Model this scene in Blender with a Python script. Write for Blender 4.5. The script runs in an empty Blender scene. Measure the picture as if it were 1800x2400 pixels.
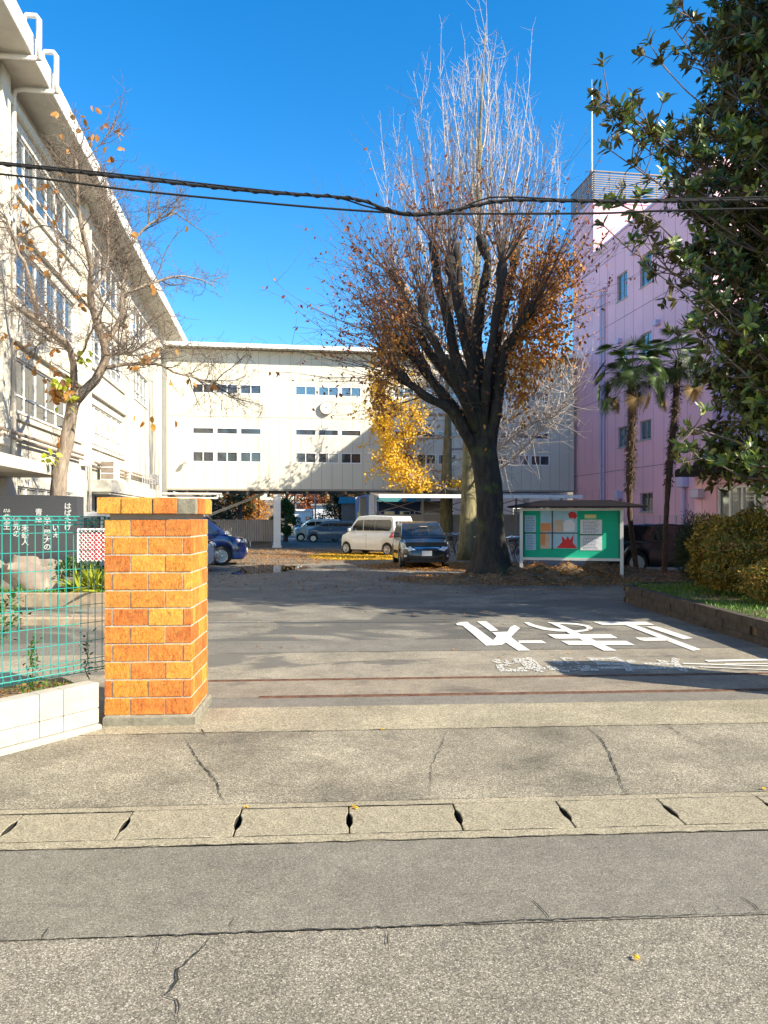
import bpy, math, random
import numpy as np
from mathutils import Vector, Matrix
R = math.radians
SC = bpy.context.scene
COL = SC.collection

# ------------------------------------------------------------------ camera
FPX = 1733.0; CX = 900.0; HY = 1215.0; EYE = 1.65
cd = bpy.data.cameras.new("camera"); cam = bpy.data.objects.new("camera", cd); COL.objects.link(cam)
cam.location = (0, 0, EYE); cam.rotation_euler = (R(90), 0, 0)
cd.sensor_fit = 'VERTICAL'; cd.sensor_height = 36.0; cd.sensor_width = 27.0; cd.lens = 26.0
cd.shift_y = 15.0 / 2400.0
cd.clip_start = 0.05; cd.clip_end = 3000
SC.camera = cam

# ------------------------------------------------------------------ light
SUNDIR = Vector((-1.0925, 0.5701, -0.79)).normalized()
EL = math.asin(-SUNDIR.z); AZ = math.atan2(-SUNDIR.x, -SUNDIR.y)
world = bpy.data.worlds.new("World"); SC.world = world; world.use_nodes = True
wn = world.node_tree; wn.nodes.clear()
sky = wn.nodes.new('ShaderNodeTexSky'); sky.sky_type = 'NISHITA'; sky.sun_disc = False
sky.sun_elevation = EL; sky.sun_rotation = AZ
sky.air_density = 1.0; sky.dust_density = 0.15; sky.ozone_density = 2.2; sky.altitude = 100
hsv = wn.nodes.new('ShaderNodeHueSaturation'); hsv.inputs['Saturation'].default_value = 1.42; hsv.inputs['Value'].default_value = 1.0
bg = wn.nodes.new('ShaderNodeBackground'); bg.inputs[1].default_value = 0.12
wo = wn.nodes.new('ShaderNodeOutputWorld')
wn.links.new(sky.outputs[0], hsv.inputs['Color']); wn.links.new(hsv.outputs[0], bg.inputs[0]); wn.links.new(bg.outputs[0], wo.inputs[0])
sl = bpy.data.lights.new("sun", 'SUN'); sl.energy = 4.9; sl.angle = R(0.53); sl.color = (1.0, 0.90, 0.73)
so = bpy.data.objects.new("sun", sl); COL.objects.link(so)
so.rotation_euler = SUNDIR.to_track_quat('-Z', 'Y').to_euler(); so.location = (20, -10, 30)
SC.view_settings.view_transform = 'Standard'; SC.view_settings.look = 'None'
SC.view_settings.exposure = 1.3; SC.view_settings.gamma = 1.0
SC.cycles.max_bounces = 6; SC.cycles.diffuse_bounces = 3; SC.cycles.transparent_max_bounces = 8

# ------------------------------------------------------------------ frames
ANG = R(8.2); CA, SA = math.cos(ANG), math.sin(ANG)
def F(v, u, z=0.0): return Vector((v*CA - u*SA, v*SA + u*CA, z))      # school frame -> world
SG = R(3.6)
def at(px, py, Y):                                                     # a point at distance Y
    return Vector(((px-CX)/FPX*Y, Y, EYE-(py-HY)/FPX*Y))
def uat(px, v):                                                        # u where a sight line meets the plane v
    k = (px-CX)/FPX; Y = v/(CA*k+SA); X = k*Y
    return -X*SA + Y*CA, Y
def zat(py, Y): return EYE-(py-HY)/FPX*Y

# ------------------------------------------------------------------ materials
def new_mat(name):
    m = bpy.data.materials.new(name); m.use_nodes = True; nt = m.node_tree
    return m, nt, nt.nodes['Principled BSDF']
def N(nt, t): return nt.nodes.new(t)
def c4(c): return (c[0], c[1], c[2], 1)
def coords(nt, scale=None, space='Object'):
    tc = N(nt, 'ShaderNodeTexCoord'); out = tc.outputs[space]
    if scale:
        mp = N(nt, 'ShaderNodeMapping'); mp.inputs['Scale'].default_value = scale
        nt.links.new(out, mp.inputs[0]); out = mp.outputs[0]
    return out
def noise(nt, co, scale, detail=4, rough=.55, dist=0):
    n = N(nt, 'ShaderNodeTexNoise'); n.inputs['Scale'].default_value = scale; n.inputs['Detail'].default_value = detail
    n.inputs['Roughness'].default_value = rough; n.inputs['Distortion'].default_value = dist
    nt.links.new(co, n.inputs['Vector']); return n.outputs[0]
def ramp(nt, fac, stops, interp='LINEAR'):
    r = N(nt, 'ShaderNodeValToRGB'); cr = r.color_ramp; cr.interpolation = interp
    while len(cr.elements) > 1: cr.elements.remove(cr.elements[-1])
    for i, (p, c) in enumerate(stops):
        e = cr.elements[0] if i == 0 else cr.elements.new(p)
        e.position = p; e.color = c4(c) if not isinstance(c, (int, float)) else (c, c, c, 1)
    nt.links.new(fac, r.inputs[0]); return r.outputs[0]
def mixc(nt, fac, a, b, mode='MIX'):
    m = N(nt, 'ShaderNodeMix'); m.data_type = 'RGBA'; m.blend_type = mode
    for s, i in ((fac, 0), (a, 6), (b, 7)):
        if hasattr(s, 'is_linked') or hasattr(s, 'links'): nt.links.new(s, m.inputs[i])
        elif isinstance(s, (int, float)): m.inputs[i].default_value = s
        else: m.inputs[i].default_value = c4(s)
    return m.outputs[2]
def bump(nt, h, bs, strength=.3, dist=.01):
    b = N(nt, 'ShaderNodeBump'); b.inputs['Strength'].default_value = strength; b.inputs['Distance'].default_value = dist
    nt.links.new(h, b.inputs['Height']); nt.links.new(b.outputs[0], bs.inputs['Normal']); return b

def simple(name, col, rough=.6, metal=0, var=.12, vscale=3, bmp=0, bscale=60, ior=None, coat=0, stain=None):
    m, nt, bs = new_mat(name); co = coords(nt)
    n1 = noise(nt, co, vscale, 5)
    a = tuple(max(0, x*(1-var)) for x in col); b = tuple(min(1, x*(1+var)) for x in col)
    cc = ramp(nt, n1, [(.3, a), (.7, b)])
    if stain:
        n2 = noise(nt, coords(nt, (1, 1, .18)), stain[1], 5, .65)
        f = ramp(nt, n2, [(.5, 0.0), (.72, stain[2])])
        cc = mixc(nt, f, cc, stain[0])
    nt.links.new(cc, bs.inputs['Base Color'])
    bs.inputs['Roughness'].default_value = rough; bs.inputs['Metallic'].default_value = metal
    if ior: bs.inputs['IOR'].default_value = ior
    if coat: bs.inputs['Coat Weight'].default_value = coat; bs.inputs['Coat Roughness'].default_value = .05
    if bmp: bump(nt, noise(nt, co, bscale, 4), bs, bmp)
    return m

def asphalt(name, dark, mid, light, agg=140, spread=.5, patch=None, patchcol=None, patchpos=(.5, .56), rough=.85, big=.25, chips=None):
    m, nt, bs = new_mat(name); co = coords(nt)
    dark, mid, light = [tuple(x*.87 for x in c) for c in (dark, mid, light)]
    n1 = noise(nt, co, agg*1.7, 2, .6)
    vor = N(nt, 'ShaderNodeTexVoronoi'); vor.inputs['Scale'].default_value = agg*1.25; nt.links.new(co, vor.inputs['Vector'])
    sc_ = N(nt, 'ShaderNodeSeparateColor'); nt.links.new(vor.outputs['Color'], sc_.inputs[0])
    cc = ramp(nt, sc_.outputs[0], [(0, dark), (.28*spread+.05, tuple((p+q)/2 for p, q in zip(dark, mid))), (.5, mid), (.86, tuple(q*.7+p*.3 for p, q in zip(light, mid))), (1, light)])
    cc = mixc(nt, .8, cc, ramp(nt, n1, [(.3, .70), (.7, 1.25)]), 'MULTIPLY')
    cc = mixc(nt, .75, cc, ramp(nt, vor.outputs['Distance'], [(.3, 1.08), (.75, .62)]), 'MULTIPLY')
    nb = noise(nt, co, 1.3, 5, .6)
    br = ramp(nt, nb, [(.3, 1-big), (.7, 1+big*.6)])
    cc = mixc(nt, 1.0, cc, br, 'MULTIPLY')
    nm = noise(nt, co, 9, 4, .6)
    cc = mixc(nt, .7, cc, ramp(nt, nm, [(.3, .80), (.7, 1.14)]), 'MULTIPLY')
    st_ = noise(nt, coords(nt, (.5, 2.2, 1)), 1.7, 6, .7, 1.5)
    cc = mixc(nt, .8, cc, ramp(nt, st_, [(.30, .72), (.42, 1.0), (.66, 1.0), (.74, 1.12)]), 'MULTIPLY')
    sp_ = noise(nt, co, 26, 3, .5)
    cc = mixc(nt, .8, cc, ramp(nt, sp_, [(.22, .45), (.30, 1.0)]), 'MULTIPLY')
    rr = None
    if patch:
        np_ = noise(nt, coords(nt, (1, 1.5, 1)), patch, 4, .55, .6)
        f = ramp(nt, np_, [(patchpos[0], 0.0), (patchpos[1], .85)])
        cc = mixc(nt, f, cc, patchcol)
        rr = ramp(nt, f, [(0, rough), (1, rough*.72)])
    nt.links.new(cc, bs.inputs['Base Color'])
    if rr: nt.links.new(rr, bs.inputs['Roughness'])
    else: bs.inputs['Roughness'].default_value = rough
    bump(nt, n1, bs, .45, .004)
    return m

def glassm(name, col, ior=1.9, rough=.04, var=.3, stripes=None):
    m, nt, bs = new_mat(name); co = coords(nt)
    n1 = noise(nt, co, 2.3, 3)
    a = tuple(x*(1-var) for x in col); b = tuple(x*(1+var) for x in col)
    cc = ramp(nt, n1, [(.35, a), (.65, b)])
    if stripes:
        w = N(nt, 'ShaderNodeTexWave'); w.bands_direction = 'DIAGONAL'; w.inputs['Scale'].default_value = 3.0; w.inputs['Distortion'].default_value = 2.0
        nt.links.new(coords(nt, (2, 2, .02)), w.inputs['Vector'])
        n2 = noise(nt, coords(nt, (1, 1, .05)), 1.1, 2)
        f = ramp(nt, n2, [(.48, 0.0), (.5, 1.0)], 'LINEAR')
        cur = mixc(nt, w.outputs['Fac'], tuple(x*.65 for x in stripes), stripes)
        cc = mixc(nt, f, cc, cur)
    nt.links.new(cc, bs.inputs['Base Color'])
    bs.inputs['Roughness'].default_value = rough; bs.inputs['IOR'].default_value = ior
    bump(nt, noise(nt, co, 1.6, 2), bs, .12, .01)
    return m

def leafmat(name, cols, rough=.5, under=None, trans=.25, ior=1.45):
    m, nt, bs = new_mat(name)
    g = N(nt, 'ShaderNodeNewGeometry')
    st = [(i/max(1, len(cols)-1), c) for i, c in enumerate(cols)]
    cc = ramp(nt, g.outputs['Random Per Island'], st)
    if under: cc = mixc(nt, g.outputs['Backfacing'], cc, under)
    nt.links.new(cc, bs.inputs['Base Color']); bs.inputs['Roughness'].default_value = rough; bs.inputs['IOR'].default_value = ior
    if trans:
        out = nt.nodes['Material Output']; tl = N(nt, 'ShaderNodeBsdfTranslucent'); mx = N(nt, 'ShaderNodeMixShader')
        mx.inputs[0].default_value = trans; nt.links.new(cc, tl.inputs[0])
        nt.links.new(bs.outputs[0], mx.inputs[1]); nt.links.new(tl.outputs[0], mx.inputs[2]); nt.links.new(mx.outputs[0], out.inputs[0])
    return m

def bark(name, a, b, scale=14, moss=None, strength=.8):
    m, nt, bs = new_mat(name)
    co = coords(nt, (1, 1, .25)); n1 = noise(nt, co, scale, 6, .65, .4)
    cc = ramp(nt, n1, [(.3, a), (.65, b)])
    if moss:
        n2 = noise(nt, coords(nt), 1.4, 5, .6)
        sep = N(nt, 'ShaderNodeSeparateXYZ'); nt.links.new(coords(nt), sep.inputs[0])
        zr = N(nt, 'ShaderNodeMapRange'); zr.inputs[1].default_value = 2.2; zr.inputs[2].default_value = 5.5; zr.inputs[3].default_value = 1; zr.inputs[4].default_value = 0
        nt.links.new(sep.outputs[2], zr.inputs[0])
        f = ramp(nt, n2, [(.54, 0.0), (.66, .7)])
        mu = N(nt, 'ShaderNodeMath'); mu.operation = 'MULTIPLY'; nt.links.new(f, mu.inputs[0]); nt.links.new(zr.outputs[0], mu.inputs[1])
        cc = mixc(nt, mu.outputs[0], cc, moss)
    nt.links.new(cc, bs.inputs['Base Color']); bs.inputs['Roughness'].default_value = .95
    bump(nt, n1, bs, strength, .03); return m

def brickmat():
    m, nt, bs = new_mat('orange_brick')
    g = N(nt, 'ShaderNodeNewGeometry'); co = coords(nt)
    cc = ramp(nt, g.outputs['Random Per Island'], [(0, (.40, .10, .014)), (.35, (.47, .145, .016)), (.7, (.53, .195, .018)), (1, (.57, .26, .03))])
    n1 = noise(nt, coords(nt, (1, 1, .45)), 85, 4, .7, 1.2)
    cc = mixc(nt, .85, cc, ramp(nt, n1, [(.32, .45), (.5, 1.0), (.68, 1.7)]), 'MULTIPLY')
    n2 = noise(nt, co, 8, 4, .6, .5)
    n4 = noise(nt, coords(nt, (1, 1, .5)), 34, 5, .7, .8)
    cc = mixc(nt, .8, cc, ramp(nt, n4, [(.34, .52), (.5, 1.0), (.66, 1.45)]), 'MULTIPLY')
    cc = mixc(nt, ramp(nt, n2, [(.45, 0.0), (.75, .55)]), cc, (.60, .27, .05))
    n3 = noise(nt, coords(nt, (1, 1, 3)), 7, 6, .75, 2.5)
    cc = mixc(nt, ramp(nt, n3, [(.655, 0.0), (.70, .55)]), cc, (.70, .55, .40))
    nt.links.new(cc, bs.inputs['Base Color']); bs.inputs['Roughness'].default_value = .7
    bump(nt, n1, bs, 1.0, .008); return m

M = {}
M['ground'] = simple('soil_ground', (.16, .14, .10), .95, vscale=.6, var=.3, bmp=.5, bscale=30)
M['road'] = asphalt('coarse_road', (.10, .09, .07), (.24, .21, .155), (.56, .51, .41), agg=150, spread=.72, big=.22)
M['road2'] = asphalt('fine_road', (.12, .112, .092), (.21, .189, .144), (.38, .35, .275), agg=160, spread=.55, big=.20)
M['apron'] = asphalt('apron_concrete', (.12, .10, .062), (.29, .255, .18), (.64, .57, .43), agg=130, spread=.8, big=.5)
M['gutter'] = asphalt('gutter_concrete', (.22, .185, .12), (.38, .33, .22), (.56, .50, .35), agg=110, spread=.7, big=.15)
M['apron2'] = asphalt('light_concrete', (.20, .17, .11), (.37, .32, .21), (.64, .57, .40), agg=95, spread=.7, big=.25)
M['grey_strip'] = asphalt('grey_strip', (.13, .12, .10), (.22, .20, .16), (.32, .29, .23), agg=120, big=.2)
M['pink_strip'] = asphalt('rail_strip', (.17, .14, .11), (.30, .25, .18), (.42, .36, .26), agg=110, big=.3, patch=1.1, patchcol=(.12, .10, .075), patchpos=(.60, .66))
M['mottled'] = asphalt('mottled_concrete', (.19, .165, .12), (.33, .29, .215), (.50, .44, .33), agg=100, big=.35, patch=.75, patchcol=(.10, .092, .075), patchpos=(.55, .60))
M['yard'] = asphalt('yard_asphalt', (.13, .12, .095), (.245, .225, .178), (.40, .365, .295), agg=90, spread=.6, big=.42, patch=.42, patchcol=(.08, .076, .065), patchpos=(.505, .545))
M['band'] = asphalt('band_asphalt', (.13, .12, .10), (.205, .188, .155), (.28, .255, .21), agg=120, big=.25)
M['crack'] = simple('crack_and_slot_shade', (.02, .018, .014), 1)
M['rail'] = simple('rusty_rail', (.13, .065, .04), .75, .2, var=.5, vscale=12)
M['brick'] = brickmat()
M['mortar'] = simple('mortar', (.40, .345, .26), .95, var=.3, vscale=20, bmp=.5, bscale=120)
M['plinth'] = simple('plinth', (.20, .18, .13), .95, var=.3, vscale=14, bmp=.6, bscale=90)
M['block'] = simple('pale_block', (.36, .335, .28), .9, var=.14, vscale=6, bmp=.5, bscale=90, stain=((.42, .38, .28), 4, .45))
M['teal'] = simple('teal_wire', (.008, .27, .225), .35, var=.1)
M['tealdark'] = simple('teal_post', (.01, .16, .17), .4, var=.1)
M['white_wall'] = simple('cream_concrete', (.62, .58, .48), .8, var=.05, vscale=.8, bmp=.1, bscale=40, stain=((.38, .33, .25), 1.1, .45))
M['soffit'] = simple('soffit', (.56, .52, .44), .9, var=.08, vscale=1.2, stain=((.35, .31, .25), 1.6, .5))
M['fascia'] = simple('fascia', (.82, .80, .74), .7, var=.05)
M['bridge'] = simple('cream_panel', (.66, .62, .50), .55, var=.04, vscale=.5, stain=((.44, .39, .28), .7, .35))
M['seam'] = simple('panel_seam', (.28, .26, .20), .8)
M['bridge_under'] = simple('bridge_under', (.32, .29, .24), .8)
M['col'] = simple('white_column', (.78, .77, .72), .6, var=.05)
M['pink'] = simple('pink_panel', (.84, .46, .54), .6, var=.05, vscale=.4, stain=((.72, .38, .46), .8, .3))
M['pinkseam'] = simple('pink_seam', (.30, .15, .18), .8)
M['lav'] = simple('lavender_wall', (.58, .50, .66), .7, var=.05)
M['alu'] = simple('aluminium', (.62, .63, .62), .4, .3, var=.06)
M['aludark'] = simple('aged_aluminium', (.38, .38, .36), .5, .2, var=.12)
M['frame_white'] = simple('white_frame', (.80, .80, .77), .5, var=.04)
M['glass_dark'] = glassm('dark_glass', (.045, .05, .055))
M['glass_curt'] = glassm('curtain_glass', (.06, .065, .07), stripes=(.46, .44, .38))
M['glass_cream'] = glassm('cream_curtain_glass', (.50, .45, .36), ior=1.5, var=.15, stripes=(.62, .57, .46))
M['glass_sky_tint'] = glassm('sky_tinted_glass', (.05, .09, .12), ior=2.6, var=.2)  # blue of the reflected sky put into the pane colour
M['glass_car'] = glassm('car_glass', (.02, .025, .03), ior=1.7, var=.2)
M['pipe'] = simple('pale_pipe', (.72, .68, .62), .5, var=.08, vscale=5)
M['darkpipe'] = simple('brown_pipe', (.28, .22, .17), .6)
M['darkmetal'] = simple('dark_metal', (.045, .045, .05), .5, .4)
M['louvre'] = simple('louvre', (.15, .13, .11), .5, .3)
M['cable'] = simple('black_cable', (.008, .008, .009), .95)
M['board_green'] = simple('green_felt', (.005, .45, .27), .8, var=.07, vscale=4)
M['paper'] = simple('paper', (.74, .76, .80), .6, var=.05, vscale=8)
M['paper_blue'] = simple('pale_blue_paper', (.38, .60, .74), .6, var=.06, vscale=8)
M['ink'] = simple('ink', (.12, .14, .22), .7)
M['red'] = simple('poster_red', (.65, .02, .02), .6)
M['orange'] = simple('poster_orange', (.75, .28, .10), .6)
M['tan'] = simple('poster_tan', (.62, .45, .33), .6)
M['yellow'] = simple('label_yellow', (.75, .68, .30), .6)
M['roofdark'] = simple('dark_roof', (.014, .012, .012), .6)
M['roofdark'].node_tree.nodes['Principled BSDF'].inputs['Specular IOR Level'].default_value = .08
M['paint_white'] = None
M['rubber'] = simple('tyre_rubber', (.025, .025, .025), .85)
M['rim'] = simple('rim', (.55, .56, .58), .3, .8)
M['black_plastic'] = simple('black_plastic', (.02, .02, .022), .5)
M['lamp'] = simple('headlamp', (.75, .76, .72), .08, .1, ior=1.6, coat=.8)
M['chrome'] = simple('chrome', (.75, .75, .75), .12, 1)
M['taillight'] = simple('tail_red', (.55, .01, .01), .15, coat=.8)
M['plate'] = simple('number_plate', (.85, .85, .82), .4)
def paint(name, c): return simple(name, c, .28, .0, var=.03, coat=1.0, ior=1.5)
M['car_blue'] = paint('blue_paint', (.003, .012, .085)); M['car_silver'] = paint('silver_paint', (.45, .46, .47))
M['car_white'] = paint('white_paint', (.82, .82, .78)); M['car_navy'] = paint('navy_paint', (.008, .009, .014))
M['car_sky'] = paint('greyblue_paint', (.13, .21, .33)); M['car_black'] = paint('black_paint', (.012, .014, .02))
M['granite'] = simple('dark_granite', (.055, .058, .066), .35, var=.15, vscale=30)
M['rock'] = simple('boulder', (.30, .235, .19), .9, var=.35, vscale=3, bmp=.8, bscale=9)
M['rockdark'] = simple('boulder_dark', (.24, .20, .17), .9, var=.35, vscale=3, bmp=.8, bscale=9)
M['kerb'] = simple('kerb_stone', (.30, .23, .16), .9, var=.3, vscale=5, bmp=.5, bscale=40)
M['bedwall'] = simple('bed_wall', (.055, .042, .032), .95, var=.4, vscale=9, bmp=.8, bscale=30)
M['soil'] = simple('soil', (.15, .105, .06), 1, var=.4, vscale=9, bmp=.8, bscale=40)
M['bark_zelkova'] = bark('zelkova_bark', (.010, .009, .008), (.048, .043, .038), 9, moss=(.10, .14, .02))
M['bark_twig'] = bark('twig_bark', (.07, .05, .045), (.16, .12, .10), 30, strength=.2)
M['bark_ginkgo'] = bark('ginkgo_bark', (.09, .08, .045), (.25, .22, .11), 9)
M['bark_pale'] = bark('pale_bark', (.28, .235, .20), (.50, .44, .39), 14, strength=.3)
M['bark_left'] = bark('spotted_bark', (.10, .07, .05), (.36, .29, .22), 12)
M['bark_ltwig'] = bark('grey_twig', (.09, .07, .055), (.22, .17, .13), 30, strength=.2)
M['bark_palm'] = bark('palm_fibre', (.03, .018, .012), (.11, .07, .045), 26, strength=1)
M['leaf_zel'] = leafmat('russet_leaf', [(.16, .05, .018), (.30, .09, .03), (.42, .15, .04), (.24, .06, .05)], .6, trans=.3)
M['leaf_orange'] = leafmat('orange_leaf', [(.28, .10, .02), (.48, .20, .03), (.60, .30, .04), (.38, .13, .03)], .6, trans=.35)
M['leaf_yellow'] = leafmat('yellow_leaf', [(.62, .36, .02), (.78, .50, .04), (.70, .44, .03)], .6, trans=.35)
M['leaf_brown'] = leafmat('brown_leaf', [(.30, .13, .04), (.52, .26, .06), (.20, .08, .03)], .6, trans=.3)
M['leaf_lime'] = leafmat('lime_leaf', [(.30, .36, .03), (.45, .48, .05)], .5, trans=.4)
M['leaf_mag'] = leafmat('magnolia_leaf', [(.03, .062, .010), (.05, .09, .014), (.085, .13, .02), (.20, .23, .035)], .36, under=(.10, .085, .028), trans=.2, ior=1.48)
M['leaf_green'] = leafmat('green_leaf', [(.03, .07, .012), (.06, .12, .02), (.09, .15, .03)], .5)
M['leaf_dark'] = leafmat('dark_leaf', [(.015, .03, .008), (.03, .055, .014)], .5)
M['leaf_shrub'] = leafmat('azalea_leaf', [(.09, .10, .015), (.26, .17, .025), (.38, .26, .03), (.20, .10, .03), (.12, .15, .02), (.07, .10, .015)], .5)
M['leaf_palm'] = leafmat('palm_leaf', [(.03, .06, .015), (.06, .11, .025), (.09, .14, .03)], .4, trans=.15)
M['leaf_palm_dry'] = leafmat('dry_palm_leaf', [(.30, .20, .09), (.42, .30, .14)], .8)
M['grass'] = leafmat('grass_blade', [(.04, .10, .015), (.08, .18, .02), (.16, .26, .04)], .6)
M['water'] = simple('water', (.02, .022, .02), .02, 0, var=.1, ior=1.6)
M['corr'] = simple('corrugated_grey', (.40, .35, .31), .6, .1, var=.12, vscale=1)
M['tealroof'] = simple('teal_roof', (.05, .17, .16), .5)
M['navywall'] = simple('navy_wall', (.04, .045, .08), .6)
M['shed_white'] = simple('shed_white', (.75, .76, .78), .7)
M['hill'] = simple('hillside', (.16, .12, .07), 1, var=.5, vscale=.12)
M['redcloth'] = simple('red_cloth', (.55, .03, .04), .8)
M['greyroof'] = simple('grey_roof', (.30, .28, .25), .6)

def wornpaint(name, thr):
    m, nt, bs = new_mat(name); co = coords(nt)
    bs.inputs['Base Color'].default_value = (.60, .59, .54, 1); bs.inputs['Roughness'].default_value = .7
    n = noise(nt, co, 22, 6, .75)
    f = ramp(nt, n, [(thr-.02, 0.0), (thr+.02, 1.0)])
    out = nt.nodes['Material Output']; tr = N(nt, 'ShaderNodeBsdfTransparent'); mx = N(nt, 'ShaderNodeMixShader')
    nt.links.new(f, mx.inputs[0]); nt.links.new(tr.outputs[0], mx.inputs[1]); nt.links.new(bs.outputs[0], mx.inputs[2]); nt.links.new(mx.outputs[0], out.inputs[0])
    return m
M['paint_white'] = wornpaint('road_paint', .37); M['paint_worn'] = wornpaint('worn_road_paint', .50)

# ------------------------------------------------------------------ mesh builder
class MB:
    def __init__(s): s.v = []; s.f = []; s.m = []
    def add(s, vs, fs, mi=0):
        o = len(s.v); s.v.extend([tuple(p) for p in vs]); s.f.extend([tuple(i+o for i in f) for f in fs]); s.m.extend([mi]*len(fs)); return s
    def box(s, x0, x1, y0, y1, z0, z1, mi=0):
        return s.add([(x0,y0,z0),(x1,y0,z0),(x1,y1,z0),(x0,y1,z0),(x0,y0,z1),(x1,y0,z1),(x1,y1,z1),(x0,y1,z1)],
                     [(0,3,2,1),(4,5,6,7),(0,1,5,4),(1,2,6,5),(2,3,7,6),(3,0,4,7)], mi)
    def bbox(s, x0, x1, y0, y1, z0, z1, b=.01, mi=0):
        V = []
        for z, i in ((z0, b), (z0+b, 0), (z1-b, 0), (z1, b)):
            V += [(x0+i,y0+i,z),(x1-i,y0+i,z),(x1-i,y1-i,z),(x0+i,y1-i,z)]
        Fs = [(3,2,1,0),(12,13,14,15)]
        for k in range(3):
            for j in range(4):
                a = k*4+j; c = k*4+(j+1) % 4; Fs.append((a, c, c+4, a+4))
        return s.add(V, Fs, mi)
    def quad(s, a, b, c, d, mi=0): return s.add([a, b, c, d], [(0,1,2,3)], mi)
    def prism(s, pts, off, mi=0):                                      # pts: closed loop; off: extrusion vector
        n = len(pts); off = Vector(off); V = [Vector(p) for p in pts]; V2 = [p+off for p in V]
        return s.add(V+V2, [tuple(range(n-1, -1, -1)), tuple(range(n, 2*n))]+[(i, (i+1) % n, n+(i+1) % n, n+i) for i in range(n)], mi)
    def tube(s, pts, rad, n=6, cap=True, mi=0):
        pts = [Vector(p) for p in pts]
        if isinstance(rad, (int, float)): rad = [rad]*len(pts)
        V = []; Fs = []; prev = None
        for i, p in enumerate(pts):
            t = (pts[min(i+1, len(pts)-1)]-pts[max(i-1, 0)])
            if t.length < 1e-9: t = Vector((0, 0, 1))
            t.normalize()
            if prev is None:
                ref = Vector((0, 0, 1)) if abs(t.z) < .9 else Vector((1, 0, 0))
                a = t.cross(ref).normalized()
            else:
                a = (prev - t*prev.dot(t))
                a = a.normalized() if a.length > 1e-6 else t.orthogonal().normalized()
            prev = a; b = t.cross(a)
            for k in range(n):
                th = 2*math.pi*k/n; V.append(p+(a*math.cos(th)+b*math.sin(th))*rad[i])
        for i in range(len(pts)-1):
            for k in range(n):
                k2 = (k+1) % n; Fs.append((i*n+k, i*n+k2, (i+1)*n+k2, (i+1)*n+k))
        if cap: Fs.append(tuple(range(n-1, -1, -1))); Fs.append(tuple((len(pts)-1)*n+k for k in range(n)))
        return s.add(V, Fs, mi)
    def lathe(s, c, axis, prof, n=24, mi=0, closed=True):              # prof: [(offset along axis, radius)]
        c = Vector(c); ax = Vector(axis).normalized(); a = ax.orthogonal().normalized(); b = ax.cross(a)
        V = []; Fs = []; m = len(prof)
        for (h, r) in prof:
            for k in range(n):
                th = 2*math.pi*k/n; V.append(c+ax*h+(a*math.cos(th)+b*math.sin(th))*r)
        rng = m if closed else m-1
        for i in range(rng):
            j = (i+1) % m
            for k in range(n):
                k2 = (k+1) % n; Fs.append((i*n+k, i*n+k2, j*n+k2, j*n+k))
        if not closed: Fs.append(tuple(range(n-1, -1, -1))); Fs.append(tuple((m-1)*n+k for k in range(n)))
        return s.add(V, Fs, mi)
    def build(s, name, mats, parent=None, smooth=False, origin=(0, 0, 0), smooth_angle=None):
        me = bpy.data.meshes.new(name); ox, oy, oz = origin
        me.from_pydata([(x-ox, y-oy, z-oz) for x, y, z in s.v], [], s.f)
        if not isinstance(mats, (list, tuple)): mats = [mats]
        for m in mats: me.materials.append(m)
        if len(mats) > 1: me.polygons.foreach_set('material_index', s.m)
        if smooth: me.polygons.foreach_set('use_smooth', [True]*len(s.f))
        me.update()
        if smooth_angle is not None:
            me.polygons.foreach_set('use_smooth', [True]*len(s.f))
            try: me.set_sharp_from_angle(angle=R(smooth_angle))
            except Exception: pass
        o = bpy.data.objects.new(name, me); COL.objects.link(o)
        if parent is not None: o.parent = parent
        return o

def tag(o, label=None, cat=None, group=None, kind=None):
    for k, v in (('label', label), ('category', cat), ('group', group), ('kind', kind)):
        if v: o[k] = v
    return o
ORG = {}
def thing(name, label, cat, loc=(0, 0, 0), rot=0.0, group=None, org=(0, 0, 0)):
    o = bpy.data.objects.new(name, None); o.empty_display_size = .3; COL.objects.link(o)
    o.location = loc; o.rotation_euler = (0, 0, rot); ORG[o.name] = org
    return tag(o, label, cat, group)
def fthing(name, label, cat, v0, u0, group=None):                      # thing in the school frame, parts drawn in frame coordinates
    return thing(name, label, cat, F(v0, u0), ANG, group, (v0, u0, 0))
def wthing(name, label, cat, x, y, z=0, group=None):                   # parts drawn in world coordinates
    return thing(name, label, cat, (x, y, z), 0, group, (x, y, z))
def part(t, name, mb, mats, smooth=False, sa=None, parent=None, label=None):
    o = mb.build(name, mats, parent or t, smooth, ORG[t.name], sa)
    if label: o['label'] = label
    return o
def np_obj(name, V, Fq, mat, parent=None, smooth=False, origin=(0, 0, 0)):
    V = np.asarray(V, dtype=np.float32)-np.asarray(origin, dtype=np.float32); Fq = np.asarray(Fq, dtype=np.int32)
    me = bpy.data.meshes.new(name); me.vertices.add(len(V)); me.vertices.foreach_set('co', V.ravel())
    me.loops.add(Fq.size); me.loops.foreach_set('vertex_index', Fq.ravel())
    me.polygons.add(len(Fq)); me.polygons.foreach_set('loop_start', np.arange(len(Fq), dtype=np.int32)*Fq.shape[1])
    me.update(calc_edges=True); me.validate()
    me.materials.append(mat)
    o = bpy.data.objects.new(name, me); COL.objects.link(o)
    if parent is not None: o.parent = parent
    return o

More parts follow.
